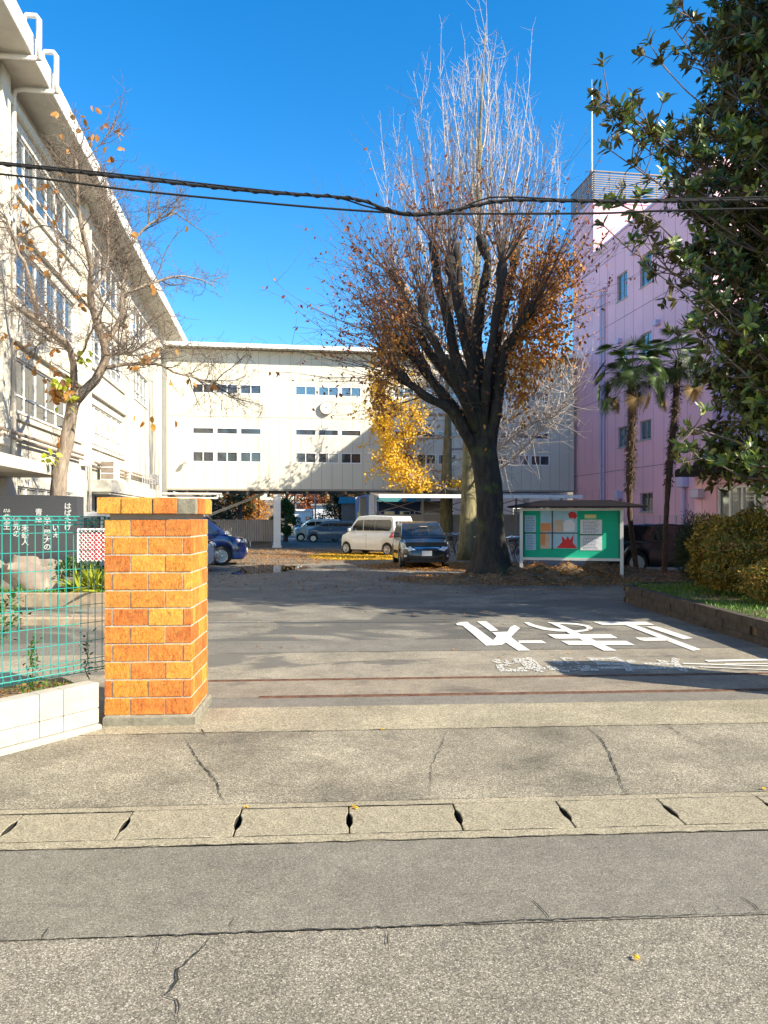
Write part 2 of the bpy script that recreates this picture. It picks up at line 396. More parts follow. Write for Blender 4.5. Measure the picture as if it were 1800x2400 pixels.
def leaf_arrays(P, D, Nn, L, W, fold=.25, curl=.15):
    """P base points, D leaf directions, Nn normals, L lengths, W widths -> folded two-quad leaves"""
    P = np.asarray(P, float); D = np.asarray(D, float); Nn = np.asarray(Nn, float)
    D /= np.linalg.norm(D, axis=1, keepdims=True)+1e-9
    S = np.cross(D, Nn); S /= np.linalg.norm(S, axis=1, keepdims=True)+1e-9
    U = np.cross(S, D); L = np.asarray(L)[:, None]; W = np.asarray(W)[:, None]
    base = P; tip = P+D*L-U*L*curl
    def side(sg, t, w): return P+D*L*t+S*sg*W*w+U*(W*fold*w-L*curl*t*t)
    V = np.stack([base, side(1, .35, .5), side(1, .72, .42), tip, side(-1, .72, .42), side(-1, .35, .5)], 1).reshape(-1, 3)
    n = len(P); b = (np.arange(n)*6)[:, None]
    Fq = np.concatenate([b+np.array([[0, 1, 2, 3]]), b+np.array([[0, 3, 4, 5]])], 0)
    return V, Fq
def kite_arrays(P, D, Nn, L, W):
    P = np.asarray(P, float); D = np.asarray(D, float)
    D /= np.linalg.norm(D, axis=1, keepdims=True)+1e-9
    S = np.cross(D, Nn); S /= np.linalg.norm(S, axis=1, keepdims=True)+1e-9
    L = np.asarray(L)[:, None]; W = np.asarray(W)[:, None]; U = np.cross(S, D)
    V = np.stack([P, P+D*L*.5+S*W*.5+U*W*.12, P+D*L, P+D*L*.5-S*W*.5+U*W*.12], 1).reshape(-1, 3)
    Fq = (np.arange(len(P))*4)[:, None]+np.array([[0, 1, 2, 3]])
    return V, Fq
def rdir(rg, n):
    d = rg.normal(size=(n, 3)); return d/(np.linalg.norm(d, axis=1, keepdims=True)+1e-9)

# ------------------------------------------------------------------ ground
def strip_obj(name, c0, c1, z, mat, x0=-60, x1=60, jag=0.0, seed=1, nx=None):
    mb = MB(); t = math.tan(SG); rnd = random.Random(seed)
    n = nx or (int((x1-x0)/.25) if jag else 1)
    for j in range(n):
        pass
    top = []; bot = []
    for i in range(n+1):
        x = x0+(x1-x0)*i/n
        top.append((x, c1+x*t+(rnd.uniform(-jag, jag) if jag else 0), z)); bot.append((x, c0+x*t, z))
    V = bot+top; Fs = [(i, i+1, n+1+i+1, n+1+i) for i in range(n)]
    mb.add(V, Fs); o = mb.build(name, mat); return tag(o, kind='structure')

mb = MB(); mb.quad((-900, -300, -.16), (900, -300, -.16), (900, 1500, -.16), (-900, 1500, -.16)); tag(mb.build('ground', M['ground']), kind='structure')
strip_obj('road', -9, 2.978, 0, M['road'])
strip_obj('road_edge', 2.978, 3.777, .003, M['road2'], jag=.006)
# kerbside gutter: lips and a dark channel under the covers
strip_obj('gutter_lip', 3.777, 3.863, .006, M['gutter'], jag=0)
strip_obj('gutter_lip', 4.235, 4.305, .006, M['gutter'])
strip_obj('gutter_channel', 3.80, 4.30, -.12, M['crack'])
strip_obj('pavement', 4.305, 5.76, .002, M['apron'])
strip_obj('pavement_light', 5.76, 6.51, .004, M['apron2'])
strip_obj('gate_strip', 6.51, 6.87, .002, M['grey_strip'])
strip_obj('rail_strip', 6.87, 7.60, .004, M['pink_strip'])
strip_obj('yard_front', 7.60, 9.15, .002, M['mottled'])
strip_obj('yard_band', 9.15, 10.02, .004, M['band'], jag=.02)
strip_obj('yard', 9.98, 75, 0, M['yard'])
# gate rails set in the ground
t_ = math.tan(SG)
for c, x0, nm in ((6.87, -1.15, 'front'), (7.585, -1.9, 'back')):
    m_ = MB(); s0 = Vector((x0, c+x0*t_, 0)); s1 = Vector((6, c+6*t_, 0)); d = (s1-s0); Ln = d.length
    for off in (-.022, .022): m_.box(0, Ln, off-.007, off+.007, -.02, .012)
    o = m_.build('gate_rail', M['rail']); o.location = s0; o.rotation_euler = (0, 0, math.atan2(d.y, d.x))
    tag(o, 'rusty steel gate rail sunk in the driveway, %s' % ('nearer the road' if nm == 'front' else 'farther from the road'), 'rail', 'gate rails')

# gutter covers
def cover(mb, L, W):
    g = .0025; nd = .019
    prof = [(g, 0), (g, W*.22), (nd, W*.38), (nd, W*.62), (g, W*.78), (g, W)]
    right = [(L-g, W), (L-g, W*.80), (L-nd*.8, W*.64), (L-nd*.8, W*.40), (L-g, W*.24), (L-g, 0)]
    loop = prof+right
    pts = [(x, y, -.08) for x, y in loop]; n = len(pts)
    V = pts+[(x, y, 0.0) for x, y in loop]+[(x+(L/2-x)*.012, y+(W/2-y)*.02, .006) for x, y in loop]
    Fs = [tuple(range(2*n, 3*n))]
    # loop orientation: going up the left side, so reverse winding
    Fs = [tuple(reversed(f)) for f in Fs]
    mb.add(V, Fs+[(n+i, 2*n+i, 2*n+(i+1) % n, n+(i+1) % n) for i in range(n)]); mb.add(V, [(i, n+i, n+(i+1) % n, (i+1) % n) for i in range(n)], 1)  # side faces coloured dark so the slots look shaded
cov = MB(); cover(cov, .60, .366); rr = random.Random(4)
names9 = ['leftmost', 'second from the left', 'third from the left', 'fourth from the left', 'middle', 'fourth from the right', 'third from the right', 'second from the right', 'rightmost']
src = None
for k in range(9):
    xs = -2.58+.6*k
    if src is None: o = cov.build('gutter_cover', [M['gutter'], M['crack']]); src = o
    else: o = src.copy(); COL.objects.link(o)
    o.location = (xs, 3.866+xs*t_, .001+rr.uniform(-.002, .003)); o.rotation_euler = (rr.uniform(-.004, .004), 0, SG+rr.uniform(-.004, .004))
    tag(o, 'concrete gutter cover with notched ends, %s in the row along the road' % names9[k], 'gutter cover', 'gutter covers along the road')
for x0, x1 in ((-30, -2.59), (2.83, 30)): strip_obj('gutter_covers_far', 3.864, 4.234, .004, M['gutter'], x0, x1)

# cracks in the paving (world polylines from ground positions)
def gnd(px, py): Y = 1.65*FPX/(py-HY); return Vector(((px-CX)/FPX*Y, Y, 0))
def crack(mb, pts, w, rnd, z=.008, seg=.025):
    P = [gnd(*p) for p in pts]; out = []
    for a, b in zip(P, P[1:]):
        n = max(2, int((b-a).length/seg))
        for i in range(n):
            t = i/n; q = a.lerp(b, t); out.append(q+Vector((rnd.uniform(-1, 1)*.007, rnd.uniform(-1, 1)*.007, 0)))
    out.append(P[-1]); V = []
    for i, p in enumerate(out):
        t = (out[min(i+1, len(out)-1)]-out[max(i-1, 0)]).normalized(); nn = Vector((-t.y, t.x, 0))
        e = min(i, len(out)-1-i)/max(1, len(out)*.5); ww = w*.5*(.25+.75*min(1, e*2))*rnd.uniform(.45, 1.5)
        V += [p+nn*ww+Vector((0, 0, z)), p-nn*ww+Vector((0, 0, z))]
    mb.add(V, [(2*i, 2*i+1, 2*i+3, 2*i+2) for i in range(len(out)-1)])
cm = MB(); rc = random.Random(8)
for pts, w in [
    ([(0, 2208), (300, 2200), (620, 2186), (900, 2176), (1250, 2160), (1500, 2152), (1800, 2143)], .0065),
    ([(495, 2195), (470, 2230), (420, 2275), (415, 2300), (390, 2335), (415, 2350), (420, 2400)], .006),
    ([(548, 2150), (540, 2185)], .003), ([(380, 2200), (355, 2250)], .003), ([(905, 2178), (910, 2230)], .004),
    ([(115, 2175), (100, 2205)], .003), ([(1245, 2110), (1275, 2140), (1287, 2160)], .005),
    ([(1610, 2120), (1635, 2145)], .004), ([(1740, 2105), (1785, 2142)], .005), ([(1670, 2120), (1695, 2140)], .003),
    ([(435, 1737), (470, 1790), (505, 1830), (515, 1860), (527, 1885)], .0075),
    ([(1047, 1712), (1030, 1760), (1010, 1800), (1008, 1870)], .004),
    ([(1372, 1703), (1410, 1735), (1430, 1770), (1445, 1810), (1460, 1850), (1475, 1864)], .009),
    ([(1562, 1700), (1600, 1725)], .006), ([(1730, 1790), (1775, 1815)], .004), ([(1600, 1725), (1730, 1790)], .002),
    ([(473, 1710), (482, 1725)], .008)]:
    crack(cm, pts, w, rc)
# open joints along the strips
for (x0, c, x1, w) in ((-2.6, 3.777, 3, .006), (-2.6, 4.305, 3, .004), (-2.0, 5.76, 5, .005), (-2.6, 3.864, 3, .0035), (-2.6, 4.236, 3, .0035), (-1.6, 9.15, 4.5, .003)):
    n = int((x1-x0)/.06); V = []
    for i in range(n+1):
        x = x0+(x1-x0)*i/n; j = rc.uniform(-.008, .008) if w > .004 else rc.uniform(-.002, .002); ww = w*.55*rc.uniform(.2, 1.8)
        V += [(x, c+x*t_+j+ww, .0085), (x, c+x*t_+j-ww, .0085)]
    cm.add(V, [(2*i, 2*i+1, 2*i+3, 2*i+2) for i in range(n)])
tag(cm.build('pavement_cracks', M['crack']), kind='structure')

# puddle
pd = MB(); pr = random.Random(3); pts = []
for i in range(40):
    a = 2*math.pi*i/40; r = 1+.16*math.sin(3*a+1)+.10*math.sin(5*a)+.06*math.sin(9*a+2)
    c = gnd(628, 1333); pts.append((c.x+1.05*r*math.cos(a), c.y+2.2*r*math.sin(a), .006))
pd.add(pts, [tuple(range(40))]); tag(pd.build('puddle', M['water']), 'shallow puddle on the asphalt beside the blue minivan', 'puddle')

# painted writing
def text_mesh(body, size, mat, name, loc, rot=(0, 0, 0), scale=(1, 1, 1), offset=0.0, extrude=0.0, parent=None, align='LEFT'):
    cu = bpy.data.curves.new(name+'_curve', 'FONT'); cu.body = body; cu.size = size; cu.offset = offset; cu.extrude = extrude
    cu.align_x = align; cu.fill_mode = 'BOTH' if extrude else 'FRONT'
    to = bpy.data.objects.new(name+'_tmp', cu); COL.objects.link(to)
    dg = bpy.context.evaluated_depsgraph_get(); dg.update()
    me = bpy.data.meshes.new_from_object(to.evaluated_get(dg)); bpy.data.objects.remove(to)
    me.name = name; me.materials.clear(); me.materials.append(mat)
    o = bpy.data.objects.new(name, me); COL.objects.link(o); o.location = loc; o.rotation_euler = rot; o.scale = scale
    if parent is not None: o.parent = parent
    return o
def ground_poly(mb, pts, z):
    V = [gnd(*p)+Vector((0, 0, z)) for p in pts]; ar = sum(a.x*b.y-b.x*a.y for a, b in zip(V, V[1:]+V[:1]))
    mb.add(V if ar > 0 else V[::-1], [tuple(range(len(V)))])
def za(l): return [(1050+x*.211, 1440+y*.211) for x, y in l]
for nm, polys in (('third', [za([(88,108),(150,92),(215,88),(245,115),(330,165),(495,290),(500,350),(425,355),(350,290),(265,215),(160,130),(100,125)]), za([(320,85),(425,82),(460,110),(560,185),(475,195),(400,140)]),
          za([(490,205),(660,200),(690,150),(740,125),(800,160),(740,215),(700,260),(740,290),(640,320),(600,345),(500,355),(495,300),(540,250)]), za([(640,320),(730,285),(860,375),(915,410),(780,412)]), za([(780,300),(1040,297),(1095,330),(790,328)])]),
      ('middle', [za([(840,92),(900,95),(960,120),(1100,155),(1250,170),(1330,175),(1350,200),(1200,195),(1050,175),(900,130)]),
          za([(1100,95),(1240,98),(1430,105),(1500,118),(1500,136),(1420,122),(1240,112),(1130,106)]), za([(1495,118),(1560,130),(1612,160),(1560,190),(1440,205),(1340,205),(1330,190),(1430,186),(1520,175),(1545,160),(1525,143),(1495,134)]),
          [(1284,1459),(1306,1462),(1335,1475),(1365,1490),(1400,1505),(1425,1518),(1445,1527),(1415,1527),(1390,1515),(1360,1500),(1335,1487),(1310,1472)],
          [(1283,1488.5),(1431,1488.5),(1448,1497.5),(1302,1499)], [(1315,1504),(1467,1504),(1488,1514),(1333,1513.5)]]),
      ('first', [[(1389,1458.5),(1513,1458.5),(1534.5,1466),(1412,1466)], [(1465,1466),(1491,1467),(1643,1524),(1624,1527)], [(1488,1496),(1545,1496),(1583,1503),(1505,1504)], [(1513,1470),(1540,1470),(1624,1497.5),(1602,1500)]])):
    pm_ = MB()
    for i, pl_ in enumerate(polys): ground_poly(pm_, pl_, .0100+.0006*i)
    tag(pm_.build('road_marking', M['paint_white']), 'big white painted character on the driveway, %s' % {'third': 'leftmost of the three', 'middle': 'middle of the three', 'first': 'rightmost of the three'}[nm], 'road marking', 'large painted characters')
o = text_mesh('左右確認', 1.0, M['paint_worn'], 'road_marking', (3.45, 8.66, .011), (0, 0, math.pi+.01), (.56, .86, 1), offset=.03)
tag(o, 'row of small worn white painted characters nearest the gate rails', 'road marking')
lm = MB()
for (a, b, w) in (((1655, 1551), (1900, 1546), .05), ((1600, 1557), (1900, 1566), .03), ((1640, 1565), (1900, 1576), .02), ((1700, 1558), (1900, 1557), .02)):
    A_ = gnd(*a); B_ = gnd(*b); z = Vector((0, 0, .011))
    lm.quad(A_+z+Vector((0, -w, 0)), B_+z+Vector((0, -w, 0)), B_+z+Vector((0, w, 0)), A_+z+Vector((0, w, 0)))
tag(lm.build('road_line', M['paint_white']), 'thin white painted lines at the right edge of the driveway', 'road marking')

# ------------------------------------------------------------------ walls with openings
def wallh(mb, O, a, n, s0, s1, z0, z1, holes, depth=.14, mi=0):
    """wall in plane through O along a, outward normal n, rectangular openings with reveals"""
    O = Vector(O); a = Vector(a); n = Vector(n)
    S = sorted(set([s0, s1]+[h[0] for h in holes]+[h[1] for h in holes])); Z = sorted(set([z0, z1]+[h[2] for h in holes]+[h[3] for h in holes]))
    S = [s for s in S if s0-1e-6 <= s <= s1+1e-6]; Z = [z for z in Z if z0-1e-6 <= z <= z1+1e-6]
    flip = (a.cross(Vector((0, 0, 1)))).dot(n) < 0
    def P(s, z, d=0): return O+a*s+Vector((0, 0, z))-n*d
    def q(*p):
        mb.quad(*(p if not flip else reversed(p)), mi)
    for i in range(len(S)-1):
        for j in range(len(Z)-1):
            cs = (S[i]+S[i+1])/2; cz = (Z[j]+Z[j+1])/2
            if any(h[0] < cs < h[1] and h[2] < cz < h[3] for h in holes): continue
            q(P(S[i], Z[j]), P(S[i+1], Z[j]), P(S[i+1], Z[j+1]), P(S[i], Z[j+1]))
    for h in holes:
        q(P(h[0], h[2]), P(h[0], h[2], depth), P(h[0], h[3], depth), P(h[0], h[3]))
        q(P(h[1], h[2], depth), P(h[1], h[2]), P(h[1], h[3]), P(h[1], h[3], depth))
        q(P(h[0], h[2], depth), P(h[0], h[2]), P(h[1], h[2]), P(h[1], h[2], depth))
        q(P(h[0], h[3]), P(h[0], h[3], depth), P(h[1], h[3], depth), P(h[1], h[3]))
def obox(mb, O, a, n, s0, s1, z0, z1, d0, d1, mi=0):                   # box on a wall: d outward along n
    O = Vector(O); a = Vector(a); n = Vector(n); V = []
    for z in (z0, z1):
        for s, d in ((s0, d0), (s1, d0), (s1, d1), (s0, d1)): V.append(O+a*s+n*d+Vector((0, 0, z)))
    Fs = [(0,3,2,1),(4,5,6,7),(0,1,5,4),(1,2,6,5),(2,3,7,6),(3,0,4,7)]
    if a.cross(n).z < 0: Fs = [tuple(reversed(f)) for f in Fs]
    mb.add(V, Fs, mi)
def window(t, O, a, n, s0, s1, z0, z1, nm, glass, frame, transom=None, fw=.045, inset=.10, sill=True, nparts=1):
    fr = MB()
    obox(fr, O, a, n, s0, s1, z0, z0+fw, -inset, -inset+.05); obox(fr, O, a, n, s0, s1, z1-fw, z1, -inset, -inset+.05)
    obox(fr, O, a, n, s0, s0+fw, z0+fw, z1-fw, -inset, -inset+.05); obox(fr, O, a, n, s1-fw, s1, z0+fw, z1-fw, -inset, -inset+.05)
    for i in range(1, nm):
        s = s0+(s1-s0)*i/nm; obox(fr, O, a, n, s-fw*.5, s+fw*.5, z0+fw, z1-fw, -inset, -inset+.045)
    if transom: obox(fr, O, a, n, s0+fw, s1-fw, transom-fw*.45, transom+fw*.45, -inset, -inset+.042)
    w = part(t, 'window', fr, frame)
    pn = MB(); e = fw*.5
    for i in range(nm):
        sa = s0+(s1-s0)*i/nm+.005; sb = s0+(s1-s0)*(i+1)/nm-.005; off = .012*(i % 2)
        obox(pn, O, a, n, sa, sb, z0+e, z1-e, -inset+.004-off, -inset+.014-off)
    part(t, 'pane', pn, glass, parent=w)
    if sill:
        sm = MB(); obox(sm, O, a, n, s0-.04, s1+.04, z0-.05, z0, -inset, .05); part(t, 'sill', sm, frame, parent=w)
    return w

# ------------------------------------------------------------------ left school building
LV = -6.3; Lb = fthing('school_building', 'long cream four storey school building with overhanging flat roof on the left', 'building', LV-5, 25)
a_ = (0, 1, 0); n_ = (1, 0, 0); O_ = (LV, 0, 0)
floors = [(4.28, 5.60), (7.02, 8.36), (9.72, 11.12)]
bays = [(5.2, 10.0), (12.0, 17.3), (18.97, 24.4), (26.2, 31.6)]
holes = []; wins = []
for fi, (z0, z1) in enumerate(floors):
    for bi, (b0, b1) in enumerate(bays): holes.append((b0, b1, z0, z1)); wins.append((b0, b1, z0, z1, fi, bi))
    if fi > 0: holes.append((34.0, 37.6, z0, z1)); wins.append((34.0, 37.6, z0, z1, fi, 4))
g1 = [(14.5, 17.3), (19.2, 24.2)]
for b0, b1 in g1: holes.append((b0, b1, .95, 2.45)); wins.append((b0, b1, .95, 2.45, -1, 1))
w = MB(); wallh(w, O_, a_, n_, -2, 46.6, -.05, 11.96, holes, .16)
w.box(LV-11, LV-10.99, -2, 46.6, -.05, 11.96)
w.quad((LV-11, -2, 0), (LV, -2, 0), (LV, -2, 11.96), (LV-11, -2, 11.96)); w.quad((LV, 46.6, 0), (LV-11, 46.6, 0), (LV-11, 46.6, 11.96), (LV, 46.6, 11.96))
part(Lb, 'wall', w, M['white_wall'])
for (b0, b1, z0, z1, fi, bi) in wins:
    g = M['glass_curt'] if fi < 1 else M['glass_sky_tint']
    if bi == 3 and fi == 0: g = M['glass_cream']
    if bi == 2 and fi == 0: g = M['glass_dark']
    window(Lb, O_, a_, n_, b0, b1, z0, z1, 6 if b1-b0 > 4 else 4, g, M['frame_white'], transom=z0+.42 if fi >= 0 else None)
# ledges above and below window rows, pilasters
lg = MB()
for (z0, z1) in floors:
    lg.box(LV+.002, LV+.12, -2, 31.9, z1+.30, z1+.50); lg.box(LV+.002, LV+.07, -2, 31.9, z0-.22, z0-.10)
part(Lb, 'ledge', lg, M['white_wall'])
for u in (10.9, 18.0, 25.3, 32.1):
    pl = MB(); pl.box(LV+.003, LV+.16, u-.26, u+.26, 3.35, 11.95); part(Lb, 'pilaster', pl, M['white_wall'])
for u in (32.9, 41.0):
    pl = MB(); pl.box(LV+.003, LV+.06, u-.1, u+.1, 3.2, 11.95); part(Lb, 'pilaster', pl, M['white_wall'])
jt = MB()
for u in np.arange(0, 33, 1.82): jt.box(LV+.0, LV+.004, u-.008, u+.008, 2.9, 11.9)
part(Lb, 'wall_joints', jt, M['seam'])
rf = MB(); rf.box(LV-11.5, LV+.90, -3, 46.9, 11.96, 12.28); rr_ = part(Lb, 'roof', rf, M['soffit'])
fa = MB(); fa.box(LV+.901, LV+.93, -3, 46.9, 11.93, 12.36); fa.box(LV-11.5, LV+.901, 46.901, 46.93, 11.93, 12.36); fa.box(LV+.80, LV+.93, -3, 46.9, 12.281, 12.40)
part(Lb, 'fascia', fa, M['fascia'], parent=rr_)
# overflow pipes that run down the wall, out under the roof and back over its edge
for u, uo in ((17.35, 0), (18.65, 0)):
    p = MB(); p.tube([(LV+.10, u, 2.9), (LV+.10, u, 11.70), (LV+.14, u, 11.82), (LV+.30, u, 11.86), (LV+1.06, u, 11.86)], .055, 10)
    p.tube([(LV+1.06, u, 11.83), (LV+1.06, u, 12.72), (LV+1.0, u, 12.80), (LV+.80, u, 12.80), (LV+.74, u, 12.72), (LV+.74, u, 12.30)], .06, 10)
    part(Lb, 'drain_pipe', p, M['pipe'], smooth=True)
p = MB(); p.tube([(LV+.10, 25.9, 0), (LV+.10, 25.9, 11.9)], .05, 8); part(Lb, 'drain_pipe', p, M['pipe'], smooth=True)
p = MB(); p.tube([(LV+.09, 32.55, 0), (LV+.09, 32.55, 11.9)], .06, 8); part(Lb, 'drain_pipe', p, M['pipe'], smooth=True)
for dz, r_ in ((3.68, .045), (3.55, .035)):
    p = MB(); p.tube([(LV+.14, 6, dz), (LV+.14, 24.8, dz)], r_, 8); p.tube([(LV+.14, 26.4, dz-.12), (LV+.14, 32.2, dz-.12)], r_, 8); part(Lb, 'conduit', p, M['darkpipe'])
# entrance canopy near, balcony canopy farther
cn = MB(); cn.box(LV+.002, LV+1.3, 10, 18.6, 2.62, 2.86); part(Lb, 'canopy', cn, M['soffit'])
cn = MB(); cn.box(LV+.002, LV+.75, 25.9, 35.6, 2.55, 2.95); cn.box(LV+.1, LV+.70, 26.0, 35.5, 2.47, 2.549); part(Lb, 'canopy', cn, M['white_wall'])
rl = MB()
for u in np.arange(32.2, 35.6, .42): rl.box(LV+.68, LV+.70, u, u+.02, 2.96, 3.42)
rl.box(LV+.675, LV+.705, 32.2, 35.4, 3.42, 3.45); part(Lb, 'balcony_rail', rl, M['alu'])
ac = MB(); ac.bbox(LV+.12, LV+.62, 27.2, 28.0, 3.0, 3.72, .02); aco = part(Lb, 'air_conditioner', ac, M['frame_white'])
gr = MB()
for k in range(3): gr.box(LV+.16, LV+.58, 27.185, 27.20, 3.05+k*.22, 3.22+k*.22)
part(Lb, 'grille', gr, M['darkpipe'], parent=aco)
# doors of the ground floor under the far canopy
dr = MB(); dr.box(LV+.004, LV+.05, 27.0, 30.5, 1.35, 2.4); part(Lb, 'window', dr, M['glass_dark'])
dr = MB(); dr.box(LV+.004, LV+.06, 30.9, 32.2, .1, 2.2); part(Lb, 'door', dr, M['shed_white'])
bx = MB(); bx.bbox(LV+.02, LV+.35, 38.1, 38.9, 3.35, 3.85, .02); part(Lb, 'junction_box', bx, M['pipe'])
p = MB(); p.tube([(LV+.15, 33.0, 3.62), (LV+.15, 38.1, 3.62)], .05, 8); p.tube([(LV+.15, 33.0, 3.50), (LV+.15, 38.1, 3.50)], .04, 8); p.tube([(LV+.2, 38.35, 3.35), (LV+.2, 38.35, .2)], .05, 8); p.tube([(LV+.2, 38.62, 3.35), (LV+.2, 38.62, .2)], .06, 8)
part(Lb, 'conduit', p, M['darkpipe'])

# ------------------------------------------------------------------ bridge building
BU = 41.8; B = fthing('bridge_building', 'cream two storey connecting building raised on white columns across the yard', 'building', 5.5, BU+3)
Ob = (0, BU, 0); ab = (1, 0, 0); nb = (0, -1, 0)
groups = [(-4.64, -.88), (.99, 4.72), (6.60, 10.34), (12.2, 15.9)]
rows = [(8.56, 9.10), (6.30, 6.68), (4.76, 5.36)]
bh = []
for g0, g1_ in groups:
    for z0, z1 in rows:
        for k in range(3):
            w_ = (g1_-g0-.24)/3; s = g0+k*(w_+.12); bh.append((s, s+w_, z0, z1))
w = MB(); wallh(w, Ob, ab, nb, -6.0, 17.4, 3.30, 10.98, bh, .14)
w.quad((-6.0, BU+6, 3.3), (-6.0, BU, 3.3), (-6.0, BU, 10.98), (-6.0, BU+6, 10.98)); w.quad((17.4, BU+6, 3.3), (-6, BU+6, 3.3), (-6, BU+6, 10.98), (17.4, BU+6, 10.98))
part(B, 'wall', w, M['bridge'])
rnb = random.Random(5)
for i, (s0, s1, z0, z1) in enumerate(bh):
    top = z0 > 8; mid = 6 < z0 < 8
    g = M['glass_dark']
    if top and s0 > 0: g = M['glass_sky_tint']
    elif not mid and rnb.random() < .5: g = M['glass_curt']
    window(B, Ob, ab, nb, s0, s1, z0, z1, 1 if mid else 2, g, M['frame_white'], fw=.05, inset=.05, sill=False)
sm = MB()
for x in np.arange(-5.72, 17.4, .585):
    segs = [(3.32, 10.96)]
    for (s0, s1, z0, z1) in bh:
        if s0-.02 < x < s1+.02:
            segs = [q for (a0, a1) in segs for q in ((a0, min(a1, z0)), (max(a0, z1), a1)) if q[1]-q[0] > .05]
    for z0, z1 in segs: sm.box(x-.008, x+.008, BU-.003, BU+.001, z0, z1)
sm.box(-6, 17.4, BU-.0045, BU+.001, 7.27, 7.30)
part(B, 'panel_seams', sm, M['seam'])
rf = MB(); rf.box(-6.1, 17.6, BU-.62, BU+6.6, 11.03, 11.12); rfo = part(B, 'roof', rf, M['soffit'])
fa = MB(); fa.box(-6.1, 17.6, BU-.70, BU-.621, 11.0, 11.22); part(B, 'fascia', fa, M['fascia'], parent=rfo)
rb = MB()
for x in np.arange(-5.9, 17.4, .29): rb.box(x, x+.10, BU-.60, BU-.01, 10.985, 11.029)
part(B, 'eaves_ribs', rb, M['seam'], parent=rfo)
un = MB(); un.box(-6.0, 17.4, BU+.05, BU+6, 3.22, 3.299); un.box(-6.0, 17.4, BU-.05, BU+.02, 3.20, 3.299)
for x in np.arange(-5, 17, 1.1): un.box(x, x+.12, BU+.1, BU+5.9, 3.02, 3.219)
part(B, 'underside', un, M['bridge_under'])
for x in (-.02, 5.42, 10.9, 16.3):
    for u in (BU+.35, BU+5.4):
        c = MB(); c.bbox(x-.2, x+.2, u-.2, u+.2, 0, 3.02, .02); c.bbox(x-.26, x+.26, u-.26, u+.26, 0, .12, .01); part(B, 'column', c, M['col'])
sd = MB(); sd.box(-6.3, -6.0, BU+.25, BU+1.5, 0, 11.0); part(B, 'joint_cover', sd, M['alu'])
# clock
ck = thing('wall_clock', 'round white clock with black hands on the cream bridge wall', 'clock', F(0, 0)*0+F((uat(767, 1)[0]*0+2.72), BU-.02, 7.86), ANG)
c = MB(); c.lathe((0, 0, 0), (0, -1, 0), [(0, .01), (0, .38), (.14, .38), (.16, .36), (.16, .34)], 32, closed=False); part(ck, 'case', c, M['darkpipe'], sa=40)
c = MB(); c.lathe((0, -.155, 0), (0, -1, 0), [(0, .01), (0, .335), (.012, .335), (.012, .01)], 32, closed=False); dial = part(ck, 'dial', c, M['frame_white'])
c = MB()
for k in range(12):
    a = k*math.pi/6; r0, r1 = .27, .32; d = Vector((math.sin(a), 0, math.cos(a))); e = Vector((math.cos(a), 0, -math.sin(a)))*.010
    c.prism([d*r0-e+Vector((0, -.168, 0)), d*r1-e+Vector((0, -.168, 0)), d*r1+e+Vector((0, -.168, 0)), d*r0+e+Vector((0, -.168, 0))], (0, -.004, 0))
part(ck, 'hour_marks', c, M['darkmetal'], parent=dial)
for a, r1 in ((math.radians(318), .20), (math.radians(48), .29)):
    c = MB(); d = Vector((math.sin(a), 0, math.cos(a))); e = Vector((math.cos(a), 0, -math.sin(a)))*.014
    o3 = Vector((0, -.174, 0)); c.prism([-d*.04-e+o3, d*r1-e*.6+o3, d*r1+e*.6+o3, -d*.04+e+o3], (0, -.006, 0)); part(ck, 'hand', c, M['darkmetal'])
# wall camera
cc_ = thing('security_lamp', 'small grey lamp on a bracket low on the left end of the bridge wall', 'lamp', F(-5.0, BU, 4.72), ANG)
c = MB(); c.tube([(0, 0, 0), (0, -.18, .03)], .03, 8); part(cc_, 'bracket', c, M['alu'])
c = MB(); c.lathe((0, -.18, .03), (.5, -.8, -.25), [(-.02, .02), (-.02, .07), (.22, .11), (.24, .09)], 14, closed=False); part(cc_, 'head', c, M['alu'], smooth=True)

# ------------------------------------------------------------------ pink building
PV = 17.6; PU0, PU1 = 28.0, 42.4
P = fthing('pink_building', 'tall pink panelled building with a louvred rooftop screen on the right', 'building', PV+5, 35)
Op = (PV, 0, 0); ap = (0, 1, 0); npk = (-1, 0, 0)
ph = []
def pwin(pxa, pxb, pya, pyb, nm=2):
    ua, Ya = uat(pxa, PV); ub, Yb = uat(pxb, PV); um, Ym = uat((pxa+pxb)/2, PV)
    ph.append((min(ua, ub), max(ua, ub), zat(pyb, Ym), zat(pya, Ym), nm))
for a in ((1500, 1527, 594, 668), (1446, 1470, 640, 702), (1376, 1403, 622, 672), (1501, 1527, 780, 842), (1448, 1470, 812, 872), (1366, 1402, 765, 825),
          (1500, 1526, 985, 1030), (1448, 1470, 1000, 1048), (1366, 1402, 945, 985), (1367, 1406, 1087, 1146), (1500, 1530, 1155, 1200)): pwin(*a)
w = MB(); wallh(w, Op, ap, npk, PU0, PU1-2.9, 0, 16.45, [h[:4] for h in ph if h[1] < PU1-2.9], .16)
th = [h[:4] for h in ph if h[0] >= PU1-2.9]
bad = [h for h in ph if h[0] < PU1-2.9 < h[1]]
wallh(w, Op, ap, npk, PU1-2.9, PU1, 0, 19.45, th, .16)
ubr = PU1-2.9
w.quad((PV, ubr, 16.45), (PV+7, ubr, 16.45), (PV+7, ubr, 19.45), (PV, ubr, 19.45))       # lit end of the stair tower
w.quad((PV+7, PU1, 0), (PV, PU1, 0), (PV, PU1, 19.45), (PV+7, PU1, 19.45))
w.quad((PV, PU0, 0), (PV+12, PU0, 0), (PV+12, PU0, 16.45), (PV, PU0, 16.45))
